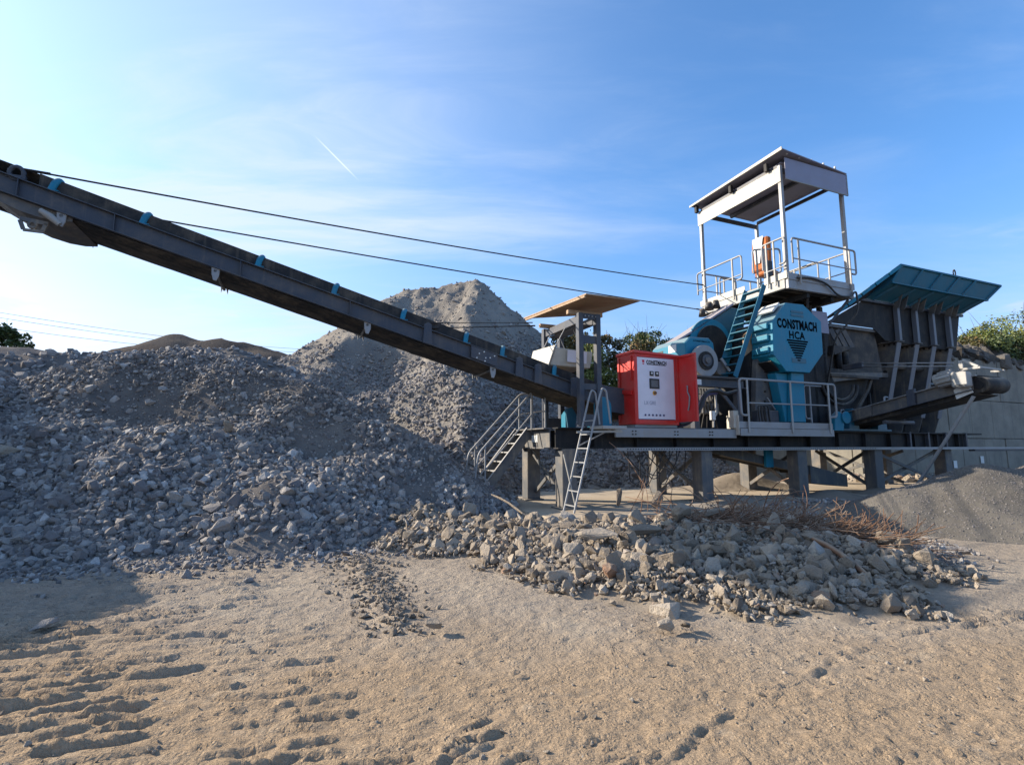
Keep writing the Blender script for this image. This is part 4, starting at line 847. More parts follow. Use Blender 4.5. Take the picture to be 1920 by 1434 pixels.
# sloping hood behind the steep ladder
mb = MB(); mb.prism([(4.75, 1.4, 4.62), (5.2, 1.4, 4.95), (7.0, 1.4, 6.05), (7.6, 1.4, 6.0), (7.2, 1.4, 3.6), (4.9, 1.4, 3.6)], (0, .42, 0)); T.part('hood', mb, 'teal_dark', .02)
mb = MB(); mb.prism([(4.6, 1.30, 4.66), (5.2, 1.30, 5.0), (7.0, 1.30, 6.1), (7.0, 1.30, 6.17), (5.2, 1.30, 5.07), (4.6, 1.30, 4.73)], (0, .55, 0)); T.part('hood_roof', mb, 'lav', .006)
T.part('hood_arch', MB().cyl((6.0, 1.39, 4.7), (6.0, 1.30, 4.7), .85, n=36), 'teal', .01)
T.part('hood_wheel', MB().cyl((6.0, 1.299, 4.7), (6.0, 1.22, 4.7), .62, n=32), 'dark', .01)
T.part('tan_plate', MB().prism([(6.4, .5, 4.2), (6.95, .5, 4.55), (7.1, .5, 5.35), (6.5, .5, 4.9)], (0, .04, 0)), 'wood', .004)
for x, z, r in ((6.15, 5.75, .12), (6.45, 6.0, .15), (6.75, 6.1, .14)): T.part('grease_pot', MB().cyl((x, 1.8, z), (x, 1.8, z + .25), r, r * .6, n=12), 'black')
OC = [(7.41, 5.81), (8.16, 5.83), (8.89, 5.37), (8.87, 4.37), (8.24, 3.75), (7.26, 3.74), (6.79, 4.21), (6.83, 5.21)]
gd = T.part('belt_guard', MB().prism([(u, -.25, z) for u, z in OC], (0, .78, 0)), 'teal', .012)
for k, (z0, z1) in enumerate(((4.98, 5.17), (4.62, 4.83), (4.27, 4.46))):
    T.part('louvre', MB().prism([(6.80, -.13, z0), (6.80, .46, z0), (6.80, .46, z1), (6.80, -.13, z1)], (-.07, 0, 0)), 'teal', .02, parent=gd)
T.part('louvre', MB().prism([(7.0, -.16, 5.50), (7.0, .46, 5.50), (7.3, .46, 5.78), (7.3, -.16, 5.78)], (-.05, 0, .05)), 'pale', .01, parent=gd)
T.part('inspection_hatch', MB().prism([(6.86, -.10, 4.06), (6.86, .42, 4.06), (7.16, .42, 3.80), (7.16, -.10, 3.80)], (-.03, 0, -.03)), 'black', .006, parent=gd)
T.part('edge_seam', MB().box(7.60, 8.12, -.262, -.251, 5.53, 5.60), 'teal_dark', parent=gd); T.part('edge_seam', MB().box(7.60, 8.12, -.262, -.251, 5.42, 5.49), 'teal_dark', parent=gd); T.part('edge_seam', MB().box(7.52, 8.10, -.262, -.251, 4.02, 4.16), 'teal_dark', parent=gd)
T.part('lettering', text_on('CONSTMACH', 1.66, 1.5, 7.84, -.25, 5.17, .045, .006), 'ink', parent=gd)
T.part('lettering', text_on('HCA', .66, 1.05, 7.80, -.25, 4.85, .03, .006), 'ink', parent=gd)
for k in range(9): z = 4.68 - .073 * k; w = .43 - .046 * k; T.part('emblem_bar', MB().box(7.80 - w, 7.80 + w, -.262, -.251, z - .023, z + .023), 'ink', parent=gd)
T.part('outlet_duct', MB().prism([(7.48, -.12, 2.28), (8.10, -.12, 2.28), (8.14, -.12, 3.74), (7.62, -.12, 3.74)], (0, .4, 0)), 'teal', .01)
T.part('outlet_duct_side', MB().prism([(7.12, .0, 3.72), (7.6, .0, 3.72), (7.46, .0, 2.28), (7.40, .0, 2.28)], (0, .3, 0)), 'teal', .01)
for z, u0 in ((5.55, 8.45), (5.55, 9.35)): T.part('notice_board', MB().prism([(u0, .30, z - .35), (u0 + .65, .30, z - .35), (u0 + .6, .30, z + .35), (u0 - .1, .30, z + .35)], (0, .02, 0)), 'lav')

# ---- walkway with rails in front of the crusher
T = Thing('walkway', 'galvanised walkway with tube railings below the octagonal guard', 'walkway', 7, -.2, 2.06)
T.part('edge_plate', MB().box(5.26, 8.95, -.33, -.30, 2.07, 2.25), 'zinc', .006); T.part('edge_plate', MB().box(5.26, 8.95, -.36, -.33, 1.86, 2.06), 'zinc', .006)
T.part('grating', MB().box(5.26, 8.95, -.299, .10, 2.058, 2.075), 'steel_dusty'); T.part('end_plate', MB().box(5.235, 5.258, -.33, .1, 1.88, 2.42), 'cream', .004)
for u in (5.56, 7.22, 8.79): T.part('rail_post', MB().box(u - .03, u + .03, -.392, -.362, 1.95, 3.40), 'zinc_pale', .006)
T.part('top_rail', MB().tube(rounded([(5.56, -.35, 2.42), (5.33, -.35, 2.42), (5.30, -.35, 3.42), (9.12, -.35, 3.42), (9.12, -.35, 2.44), (8.82, -.35, 2.44)], .12, 5), .034, 10), 'zinc')
T.part('mid_rail', MB().tube([(5.56, -.35, 2.76), (8.8, -.35, 2.78)], .024, 8), 'zinc')
T.part('side_rail', MB().tube(rounded([(8.5, .0, 2.4), (8.25, .0, 2.4), (8.25, .0, 3.4), (9.0, .0, 3.4)], .1, 5), .026, 8), 'zinc'); T.part('rail_post', MB().box(8.47, 8.52, -.02, .02, 2.07, 3.4), 'zinc', .004)

# ---- steep ladder to the cabin
T = Thing('ship_ladder', 'steep teal ladder with flat treads climbing to the high platform', 'ladder', 5.6, .3, 3.54)
a0, a1 = Vector((5.52, 0, 3.52)), Vector((6.86, 0, 6.35))
for v in (-.02, .66): T.part('stringer', MB().bar(a0 + Vector((0, v, 0)), a1 + Vector((0, v, 0)), .025, .16, (-1, 0, .4)), 'teal_hopper', .004)
for k in range(11):
    p = a0.lerp(a1, (k + .5) / 11); T.part('tread', MB().box(p.x - .10, p.x + .09, -.002, .645, p.z - .015, p.z + .015), 'teal_hopper', .003)

# ---- operator platform with roof
T = Thing('operator_platform', 'open steel operator stand with roof and railings high above the crusher', 'platform', 9.1, 1.6, 6.3)
u0, u1, v0, v1, zf, zr = 7.72, 10.62, -.12, 3.40, 6.68, 10.3
T.part('floor_plate', MB().box(u0, u1, v0, v1, zf - .04, zf - .01), 'steel_dusty')
for v in (v0, v1): T.part('floor_beam', MB().box(u0 - .02, u1 + .02, v - .05, v + .05, zf - .36, zf - .045), 'zinc', .008)
for u in (u0, u1): T.part('floor_beam', MB().box(u - .05, u + .05, v0 + .055, v1 - .055, zf - .34, zf - .045), 'zinc_pale', .008)
T.part('toe_board', MB().box(u0 - .075, u0 - .055, 1.42, v1 + .05, zf - .05, zf + .16), 'cream', .004); T.part('toe_board', MB().box(u0 - .075, u0 - .055, v0 - .05, .65, zf - .05, zf + .16), 'cream', .004); T.part('toe_board', MB().box(u0 - .05, u1 + .05, v0 - .075, v0 - .055, zf - .09, zf + .12), 'zinc', .004)
for k in range(5): v = v0 + .45 + .6 * k; T.part('floor_joist', MB().box(u0 + .06, u1 - .06, v, v + .06, zf - .2, zf - .05), 'dark')
for u in (8.6, 9.7): T.part('under_beam', MB().box(u, u + .12, v0 + .06, v1 - .06, zf - .52, zf - .37), 'dark')
for u, v in ((u0 + .05, v0 + .05), (u1 - .05, v0 + .05), (u0 + .05, v1 - .05), (u1 - .05, v1 - .05)): T.part('post', MB().box(u - .055, u + .055, v - .055, v + .055, zf, zr - (.05 if u > 9 else 0)), 'zinc', .008)
for u, v in ((9.55, .62), (10.05, .62), (9.8, 3.0)): T.part('support_post', MB().box(u - .07, u + .07, v - .07, v + .07, 2.06, zf - .52), 'dark', .01)
T.part('support_brace', MB().bar((10.0, .45, 5.35), (10.6, .0, zf - .36), .07, .07), 'steel'); T.part('support_brace', MB().bar((9.3, .5, 5.9), (9.0, .2, zf - .36), .07, .07), 'steel')
# roof
T.part('roof_sheet', MB().prism([(u0 - .22, v0 - .28, zr + .32), (u1 + .06, v0 - .12, zr + .25), (u1 + .06, v1 + .18, zr + .18), (u0 - .22, v1 + .20, zr + .24)], (0, 0, .035)), 'lav', .006)
T.part('roof_trim', MB().prism([(u0 - .25, v0 - .30, zr + .28), (u0 - .25, v1 + .22, zr + .20), (u0 - .25, v1 + .22, zr + .27), (u0 - .25, v0 - .30, zr + .385)], (.028, 0, 0)), 'cream', .004)
T.part('side_board', MB().box(u0 - .03, u0 - .006, v0 - .02, v1 + .04, zr - .56, zr - .08), 'cream', .003); T.part('front_board', MB().box(u0 + .11, u1 + .04, v0 - .10, v0 - .075, zr - .46, zr + .22), 'lav', .006)
for z in (zr - .50, ): T.part('front_trim', MB().box(u0 + .11, u1 + .05, v0 - .11, v0 - .07, z, z + .035), 'zinc')
T.part('front_trim', MB().box(u1 + .042, u1 + .08, v0 - .11, v0 - .07, zr - .5, zr + .24), 'zinc')
for v in (v0 + .05, v1 - .05): T.part('roof_beam', MB().box(u0 + .11, u1 - .11, v - .04, v + .04, zr - .22, zr - .08), 'steel')
for u in (u0 + .05, u1 - .05): T.part('roof_beam', MB().box(u - .045, u + .045, v0 + .11, v1 - .11, zr - .06, zr + .04), 'steel')
T.part('roof_beam', MB().box(9.15, 9.25, v0 + .1, v1 - .1, zr - .04, zr + .08), 'steel'); T.part('ceiling_panel', MB().box(u0 + .1, u1 - .1, v0 + .02, v1 - .1, zr + .10, zr + .12), 'lav')
for k in range(5): u = u0 + .55 * k + .15; T.part('roof_screw', MB().cyl((u, v0 - .15, zr + .29), (u, v0 - .15, zr + .37), .03, n=8), 'pale')
for v in (v0 + .35, 1.7, v1 - .05): T.part('roof_bracket', MB().box(u0 - .16, u0 - .04, v, v + .1, zr - .06, zr + .2), 'dark')
def loop(u_a, v_a, u_b, v_b, z0=zf + .02, z1=zf + 1.22, mids=(.5,), posts=(), drop=.42):
    a = Vector((u_a, v_a, 0)); b = Vector((u_b, v_b, 0)); d = (b - a).normalized(); Z = lambda p, z: (p.x, p.y, z)
    r = T.part('railing', MB().tube(rounded([Z(a, z1 - .8), Z(a, z1), Z(b, z1), Z(b, z1 - .8), Z(b - d * .22, z1 - .8)], .1, 5), .03, 8), 'zinc')
    for f in mids: T.part('mid_rail', MB().tube([Z(a + d * .03, z1 - .15 - 1.0 * f), Z(b - d * .03, z1 - .15 - 1.0 * f)], .02, 7), 'zinc', parent=r)
    L = (b - a).length
    for t in posts or (.18, L - .22): p = a + d * t; T.part('baluster', MB().box(p.x - .022, p.x + .022, p.y - .022, p.y + .022, zf - .2, z1), 'zinc_pale', parent=r)
loop(u0 + .14, v0 - .12, u1 + .12, v0 - .12, posts=(.28, 2.6))
loop(u0 - .12, v1 + .1, u0 - .12, 1.45, posts=(.35, 1.65))
loop(u0 - .12, .62, u0 - .12, v0 - .08, posts=(.15, .42), mids=(.75,))
loop(u0 + .1, v1 + .0, u1 - .1, v1 + .0, posts=(.6, 1.5, 2.3))
loop(u1 + .02, v0 + .1, u1 + .02, v1, posts=(.6, 1.7, 2.8))
loop(u0 - .16, .95, 8.3, .55, posts=(.12, .35), mids=(.8,)); loop(8.7, v1 + .12, 9.5, v1 + .12, posts=(.2,), mids=(.6,)); loop(u1 - .1, 2.2, u1 - .1, .9, posts=(.4,), mids=(.7,))
T.part('power_lead', MB().tube(rounded([(u0 + .3, v0 - .1, zf - .02), (8.6, v0 - .12, zf + .05), (9.3, v0 - .13, zf - .05), (9.8, v0 - .1, zf - .4), (10.4, v0 - .12, zf - .35), (10.65, v0 - .12, zf - .1), (10.75, v0 - .1, zf - .8), (10.1, v0 + .3, zf - 1.6), (9.95, .5, 3.4), (9.9, .5, 2.1)], .3, 6), .03, 8), 'black')
T = Thing('operator_chair', 'orange and white operator chair on a pedestal inside the high platform', 'chair', 8.9, 1.6, zf)
T.part('pedestal', MB().cyl((8.9, 1.6, zf), (8.9, 1.6, zf + .7), .09), 'steel')
T.part('cushion', MB().box(8.6, 9.15, 1.3, 1.85, zf + .7, zf + .85), 'orange', .04)
T.part('backrest', MB().prism([(8.55, 1.22, zf + .86), (8.55, 1.95, zf + .86), (8.6, 1.9, zf + 2.05), (8.6, 1.25, zf + 2.0)], (.22, 0, 0)), 'orange', .05)
T.part('backrest_panel', MB().prism([(8.535, 1.52, zf + 1.1), (8.535, 1.72, zf + 1.1), (8.57, 1.82, zf + 2.03), (8.57, 1.36, zf + 2.03)], (-.02, 0, 0)), 'pale', .01)
T.part('control_stand', MB().box(8.3, 8.5, 1.0, 1.15, zf, zf + 1.0), 'black', .02)

# ---- feed hopper
T = Thing('feed_hopper', 'large teal flared feed hopper on grey ribbed supports at the right end', 'hopper', 15, 1.5, 2.06)
A = [(13.2, -.2, 7.78), (19.3, -.2, 7.78), (18.65, 0, 7.2), (12.9, 0, 7.2)]
def quad(p, off, m, name='wall_panel', bev=.006, **k): return T.part(name, MB().prism(p, off), m, bev, **k)
fb = quad(A, (0, .04, 0), 'teal_hopper', 'rim_panel')
def lerp3(a, b, t): return tuple(Vector(a).lerp(Vector(b), t))
T.part('rim_tube', MB().bar(lerp3(A[0], A[0], 0), A[1], .09, .07), 'teal_hopper', .01, parent=fb); T.part('rim_tube', MB().bar((12.88, -.02, 7.17), (18.67, -.02, 7.17), .10, .05), 'teal_hopper', .01, parent=fb)
for t in (.0, .19, .375, .55, .72, .995):
    T.part('rim_rib', MB().bar(Vector(lerp3(A[0], A[1], t)) + Vector((0, -.03, 0)), Vector(lerp3(A[3], A[2], t)) + Vector((0, -.03, 0)), .07, .06, (0, 1, 0)), 'teal_hopper', .005, parent=fb)
T.part('hook', MB().tube([(16.3 + .07 * math.cos(t), -.2, 7.9 + .13 * math.sin(t)) for t in [2 * math.pi * i / 12 for i in range(12)]], .022, 6, closed=True), 'dark')
Bq = [(12.9, .02, 7.17), (18.65, .02, 7.17), (18.35, .72, 6.77), (12.55, .72, 6.77)]
ub = quad(Bq, (0, .03, .04), 'teal_dark', 'flare_panel')
for t in (.06, .24, .42, .59, .76, .93): T.part('flare_rib', MB().bar(Vector(lerp3(Bq[0], Bq[1], t)) - Vector((0, 0, .04)), Vector(lerp3(Bq[3], Bq[2], t)) - Vector((0, 0, .04)), .05, .08), 'teal_dark', .004, parent=ub)
T.part('flare_beam', MB().box(10.6, 18.4, .66, .76, 6.66, 6.75), 'steel', .01)
# back and end walls of the hopper
quad([(17.6, 4.1, 7.7), (19.3, 4.3, 7.78), (18.35, 3.4, 6.77), (16.6, 3.4, 6.77)], (0, .04, 0), 'teal')
quad([(19.3, -.2, 7.78), (19.3, 4.3, 7.78), (18.4, 3.4, 6.77), (18.4, .72, 6.77)], (.04, 0, 0), 'teal_dark')
for k in range(5):  # stepped teal rim along the left shoulder
    p = Vector((13.2, -.22, 7.78)).lerp(Vector((10.7, .62, 5.95)), k / 5); q = Vector((13.2, -.22, 7.78)).lerp(Vector((10.7, .62, 5.95)), (k + .93) / 5); T.part('shoulder_rim', MB().bar(p, q, .05, .12), 'teal', .006)
quad([(13.2, -.18, 7.76), (12.9, .0, 7.16), (12.55, .72, 6.74)], (0, .03, .03), 'teal_dark', 'shoulder_panel'); quad([(13.2, -.18, 7.76), (12.55, .72, 6.74), (10.4, .74, 5.75), (10.5, .62, 5.9)], (0, .03, .03), 'dark', 'shoulder_panel')
# inner body below the flare
quad([(10.6, .78, 5.75), (12.55, .78, 6.72), (18.35, .78, 6.72), (17.9, .78, 5.25), (13.6, .78, 5.35), (13.0, .78, 5.75)], (0, .03, 0), 'dark', 'body_panel')
for k, u in enumerate((14.22, 15.28, 16.31, 17.35)):
    rb = T.part('upper_rib', MB().box(u - .07, u + .07, .60, .76, 5.38, 6.62), 'rib', .008)
    T.part('rib_cleat', MB().bar((u - .17, .58, 6.55), (u - .17, .42, 7.02), .02, .20), 'steel_dusty', parent=rb); T.part('rib_cleat', MB().bar((u + .17, .58, 6.55), (u + .17, .42, 7.02), .02, .20), 'steel_dusty', parent=rb)
    fn = T.part('support_fin', MB().prism([(u, .70, 5.33), (u, 1.32, 5.42), (u, 1.55, 5.1), (u, 2.0, 3.1), (u, 2.0, 2.1), (u, 1.5, 2.1), (u, 1.32, 2.65)], (.03, 0, 0)), 'steel_dusty', .004)
    T.part('fin_flange', MB().bar((u + .015, .69, 5.33), (u + .015, 1.32, 2.65), .24, .03, (0, 1, 0)), 'rib', .004, parent=fn)
    T.part('fin_head', MB().box(u - .12, u + .18, .60, 1.36, 5.34, 5.375), 'steel_dusty', .004, parent=fn)
    for j in range(3): T.part('bolt', MB().cyl((u - .02, .85 + .17 * j, 5.25), (u - .02, .85 + .17 * j, 5.33), .035, n=6), 'dark', parent=fn)
    if k == 0:
        for dz, rr in ((4.55, .09), (4.3, .07)): T.part('hole', MB().cyl((u - .004, 1.25, dz), (u + .0, 1.25, dz), rr, n=16), 'black', parent=fn)
T.part('cross_tube', MB().cyl((14.3, 1.2, 4.55), (17.3, 1.2, 4.55), .12), 'steel_dusty')
T.part('back_wall', MB().prism([(13.2, 2.0, 2.06), (18.0, 2.0, 2.06), (18.0, 1.42, 5.8), (12.8, 1.42, 5.8)], (0, .05, 0)), 'dark')
T.part('far_support', MB().box(13.9, 18.0, 3.6, 3.7, 2.06, 6.7), 'dark'); T.part('deck_plate', MB().box(12.0, 18.4, .5, 3.9, 2.0, 2.055), 'dark')
# ---- vibrating feeder between hopper and crusher
T = Thing('vibrating_feeder', 'dark steel feeder trough between crusher and hopper with ribbed side', 'feeder', 11.5, 1.2, 3)
T.part('side_plate', MB().prism([(9.9, .95, 4.2), (13.6, .95, 4.1), (13.3, .95, 5.7), (10.5, .95, 5.75), (9.9, .95, 5.3)], (0, .05, 0)), 'plate', .008)
T.part('side_plate', MB().prism([(9.9, 3.2, 4.2), (13.6, 3.2, 4.1), (13.3, 3.2, 5.7), (10.5, 3.2, 5.75)], (0, .05, 0)), 'plate', .008)
T.part('top_flange', MB().box(10.4, 13.4, .82, .97, 5.62, 5.74), 'steel_dusty', .008); T.part('bottom_flange', MB().box(9.8, 13.6, .78, .97, 4.0, 4.16), 'plate', .008)
T.part('floor', MB().box(9.9, 13.6, 1.0, 3.2, 4.1, 4.2), 'dark')
T.part('pale_panel', MB().box(9.95, 10.5, .925, .945, 4.3, 5.5), 'steel_dusty')
for k in range(3): T.part('rib', MB().bar((10.85 + .33 * k, .86, 5.55), (11.1 + .33 * k, .76, 4.95), .05, .16), 'steel_dusty', .004)
T.part('spring_shelf', MB().prism([(10.7, .70, 4.95), (11.95, .70, 4.95), (11.3, .70, 4.80), (10.75, .70, 4.62)], (0, .22, 0)), 'plate', .006)
for u in (11.1, 11.45): T.part('spring', MB().cyl((u, .82, 4.2), (u, .82, 4.78), .10), 'dark')
T.part('drive_arm', MB().prism([(9.8, .55, 3.95), (12.9, .55, 4.1), (12.9, .55, 3.95), (11.0, .55, 3.75), (9.9, .55, 3.6)], (0, .25, 0)), 'steel_dusty', .01); T.part('drive_arm', MB().box(10.2, 12.6, .48, .54, 3.84, 3.94), 'plate', .01)
for r, z in ((.85, 3.6), (.65, 3.6)): T.part('curved_rib', MB().tube([(10.6 + r * math.cos(t), .5, z + r * .8 * math.sin(t)) for t in [math.pi + math.pi * i / 12 for i in range(13)]], .05, 6), 'plate')
T.part('lower_housing', MB().prism([(9.7, .85, 3.9), (12.6, .85, 3.9), (12.0, .85, 2.6), (11.2, .85, 2.06), (9.7, .85, 2.06)], (0, 2.0, 0)), 'dark', .02)
T.part('curved_brace', MB().bar((11.2, .7, 2.3), (12.3, .7, 3.5), .06, .1), 'plate'); T.part('curved_brace', MB().bar((12.3, .7, 3.5), (12.6, .7, 4.0), .06, .1), 'plate'); T.part('curved_brace', MB().bar((12.3, .7, 3.4), (12.35, .7, 2.2), .06, .12), 'dark')
T.part('teal_panel', MB().box(9.75, 10.25, .70, .84, 2.5, 3.25), 'teal', .01)
T.part('tail_bearing', MB().prism([(9.35, -.1, 2.05), (9.75, -.1, 2.05), (9.85, -.1, 2.5), (9.6, -.1, 2.65), (9.4, -.1, 2.5)], (0, .15, 0)), 'teal', .01); T.part('bearing_cap', MB().cyl((9.85, -.11, 2.46), (9.85, -.16, 2.46), .19, n=22), 'teal', .01)
T.part('skid', MB().box(9.4, 12.4, .1, .3, 2.057, 2.12), 'teal_dark', .01)
for u in (10.6, 12.0): T.part('skid_arm', MB().prism([(u, .3, 2.12), (u + .5, .3, 2.12), (u + .45, .3, 2.75), (u + .2, .3, 2.8)], (0, .25, 0)), 'teal_dark', .01)
for u in (13.2, 14.2, 15.2, 16.4): T.part('web_plate', MB().prism([(u - .06, .0, 1.55), (u + .02, .0, 1.55), (u + .02, .0, 2.05), (u - .06, .0, 2.05)], (0, .1, 0)), 'steel')

# ---- side conveyor coming towards the viewer
T = Thing('side_conveyor', 'short grey belt conveyor with pale geared motor projecting from the plant at the right', 'conveyor', 11.4, -1, 2.2)
def zs(v): return 2.52 + (1.2 - v) * .215
def vstrip(v0, v1, ua, ub, h0, h1):
    mb = MB(); vs = [(u, v, zs(v) + h) for h in (h0, h1) for v in (v0, v1) for u in (ua, ub)]; return mb.add(vs, [(0, 2, 3, 1), (4, 5, 7, 6), (0, 1, 5, 4), (2, 6, 7, 3), (0, 4, 6, 2), (1, 3, 7, 5)])
for u, s in ((10.8, -1), (11.98, 1)):
    g = T.part('side_girder', vstrip(-3.0, 1.4, u - .006, u + .006, -.34, -.012), 'steel_dusty')
    a, b = sorted((u + s * .09, u - s * .01)); T.part('flange', vstrip(-3.1, 1.4, a, b, -.012, .012), 'zinc', .002, parent=g); T.part('flange', vstrip(-3.0, 1.4, a, b, -.36, -.34), 'steel', .002, parent=g)
    a, b = sorted((u + s * .11, u + s * .007)); T.part('bracket', vstrip(-1.62, -1.40, a, b, -.36, .12), 'steel', .006, parent=g); T.part('bracket', vstrip(-.35, .15, a, b, -.335, -.013), 'steel_dusty', .004, parent=g)
T.part('carrying_belt', vstrip(-3.08, 1.5, 10.84, 11.94, .0, .025), 'rubber'); T.part('return_belt', vstrip(-3.0, 1.5, 10.84, 11.94, -.47, -.445), 'rubber')
T.part('belt_skirt', vstrip(-3.2, 1.4, 10.86, 10.88, -.445, -.36), 'rubber')
for v in (.65, -.75, -2.0): T.part('idler', MB().tube(rounded([(10.74, v, zs(v) + .01), (10.76, v, zs(v) + .13), (10.9, v, zs(v) + .13)], .03), .03, 7), 'zinc')
T.part('head_drum', MB().cyl((10.86, -3.08, zs(-3.08) - .24), (11.92, -3.08, zs(-3.08) - .22), .22, n=32), 'rubber', .01)
T.part('drum_end', MB().cyl((10.859, -3.08, zs(-3.08) - .24), (10.84, -3.08, zs(-3.08) - .24), .12, n=24), 'dark')
T.part('side_cheek', MB().prism([(10.79, -3.0, 3.0), (10.79, -2.6, 2.85), (10.79, -2.55, 3.1), (10.79, -2.85, 3.35)], (-.02, 0, 0)), 'pale', .004)
gb = T.part('gearbox', MB().box(10.42, 10.76, -3.02, -2.68, 3.14, 3.56), 'zinc_pale', .04); T.part('gearbox_cover', MB().box(10.39, 10.418, -3.06, -2.78, 3.2, 3.54), 'zinc_pale', .01, parent=gb)
mo = T.part('motor', MB().cyl((10.6, -2.66, 3.46), (10.6, -2.25, 3.38), .18, n=24), 'zinc_pale', .01)
for k in range(12): a = 2 * math.pi * k / 12; T.part('cooling_fin', MB().bar((10.6 + .205 * math.cos(a), -2.66, 3.455 + .205 * math.sin(a)), (10.6 + .205 * math.cos(a), -2.34, 3.40 + .205 * math.sin(a)), .015, .03), 'zinc', parent=mo)
T.part('take_up_frame', MB().box(10.78, 10.84, -3.2, -2.7, 3.62, 3.68), 'zinc_pale', .006); T.part('take_up_frame', MB().box(10.78, 10.84, -2.82, -2.72, 3.55, 3.9), 'zinc_pale', .006); T.part('take_up_frame', MB().bar((10.8, -2.82, 3.9), (10.8, -3.15, 3.68), .05, .06), 'zinc_pale')
T.part('take_up_frame', MB().box(11.9, 11.96, -3.2, -2.9, 3.60, 3.66), 'zinc_pale', .006); T.part('head_rail', MB().bar((10.82, -3.05, 3.70), (11.94, -3.1, 3.66), .05, .05), 'zinc_pale')
for z, dz, dv in ((3.86, .36, 0), (3.77, .34, .04)): T.part('stay_rod', MB().cyl((10.82, -2.6 + dv, z), (10.9, -.1, z + dz), .017, n=8), 'zinc')
T.part('rod_anchor', MB().box(10.85, 10.95, -.1, .55, 4.08, 4.26), 'steel', .01)
T.part('prop', MB().bar((10.80, -2.98, 2.90), (10.80, -1.30, .30), .07, .07), 'zinc', .006)
T.part('cross_tube', MB().cyl((10.7, -.72, zs(-.7) - .62), (12.1, -.72, zs(-.7) - .62), .06), 'steel')

# ---- black hoses hanging below the chassis
mb = MB()
for k in range(9):
    a = Vector((1.7 + .16 * k, -.02 + .03 * (k % 3), 1.46)); b = Vector((2.6 + .13 * k, .0 + .02 * (k % 4), 1.46)); dpt = (.55, .8, .62, .9, .45, .7, .5, .85, .6)[k]
    mb.tube([a.lerp(b, i / 14) - Vector((.25 * math.sin(3.14 * i / 14) * (1 if k % 2 else -1), .03 * math.sin(i), dpt * math.sin(3.14159 * i / 14) ** .8)) for i in range(15)], .014, 6)
o = mk('hanging_hoses', mb, 'black', None, (2.5, 0, 1.5)); o.location = uvz(2.5, 0, 1.5); o.rotation_euler = (0, 0, TH); tag(o, 'bundle of black hoses looping down below the chassis beside the second column', 'hoses', kind='stuff')

# ================================================================== WALL, RAMP, PLANTS, POWER LINES
T = Thing('retaining_wall', 'weathered grey concrete retaining wall built of large blocks behind the gravel cone', 'wall', 17, 4.3, 0)
r_ = random.Random(5)
for zi, (z0, z1) in enumerate(((-.4, 1.95), (1.95, 3.88), (3.88, 6.03))):
    u = 17.0 + (0, .9, .3)[zi] * 0
    edges = [17.0] + [17.0 + (.9 if zi == 1 else 0) + 1.9 * k for k in range(1, 14)]
    for a, b in zip(edges, edges[1:]):
        j = r_.uniform(-.02, .02); T.part('wall_block', MB().box(a + .012, b - .012, 4.2 + j, 4.6, z0 + .012, z1 - .012), 'concrete', .015)
T.part('wall_block', MB().box(17.0, 17.35, 4.62, 12, -.4, 6.0), 'concrete', .02)
for u, z in ((25.9, .72), (23.6, .52)): T.part('lifting_recess', MB().box(u, u + .28, 4.165, 4.175, z, z + .35), 'pale')
mb = MB(); mb.box(17.4, 60, 4.62, 22, -.5, 5.9); o = mk('ramp_fill', mb, 'heap', None, (17, 4, 0)); o.location = uvz(17, 4, 0); o.rotation_euler = (0, 0, TH); tag(o, kind='structure')
n = 2600; u = rng.uniform(17.6, 44, n); v = rng.uniform(4.3, 7.5, n); hz = 6.0 + .95 * sstep(v, 4.2, 5.4) * (.6 + .8 * fbm(u * .4, v * .4, 3) + .35 * sstep(u, 22, 26)); P = np.array([uvz(a, b, c) for a, b, c in zip(u, v, hz)])
sz = lognorm(n, .20, .5, .08, .6); tag(stones('ramp_rubble', P, sz, 'stone_dark'), 'dark broken slabs and rubble piled along the top of the retaining wall', 'rubble', kind='stuff')
X = np.linspace(17.4, 50, 90); Yv = np.linspace(4.25, 9, 16); UU, VV = np.meshgrid(X, Yv); ZZ = 5.9 + 1.0 * sstep(VV, 4.3, 5.4) * (.7 + fbm(UU * .4, VV * .4, 3)); WX = O0.x + UU * MU.x + VV * NV.x; WY = O0.y + UU * MU.y + VV * NV.y
tag(gridmesh('ramp_top', WX, WY, ZZ, 'heap'), kind='structure')

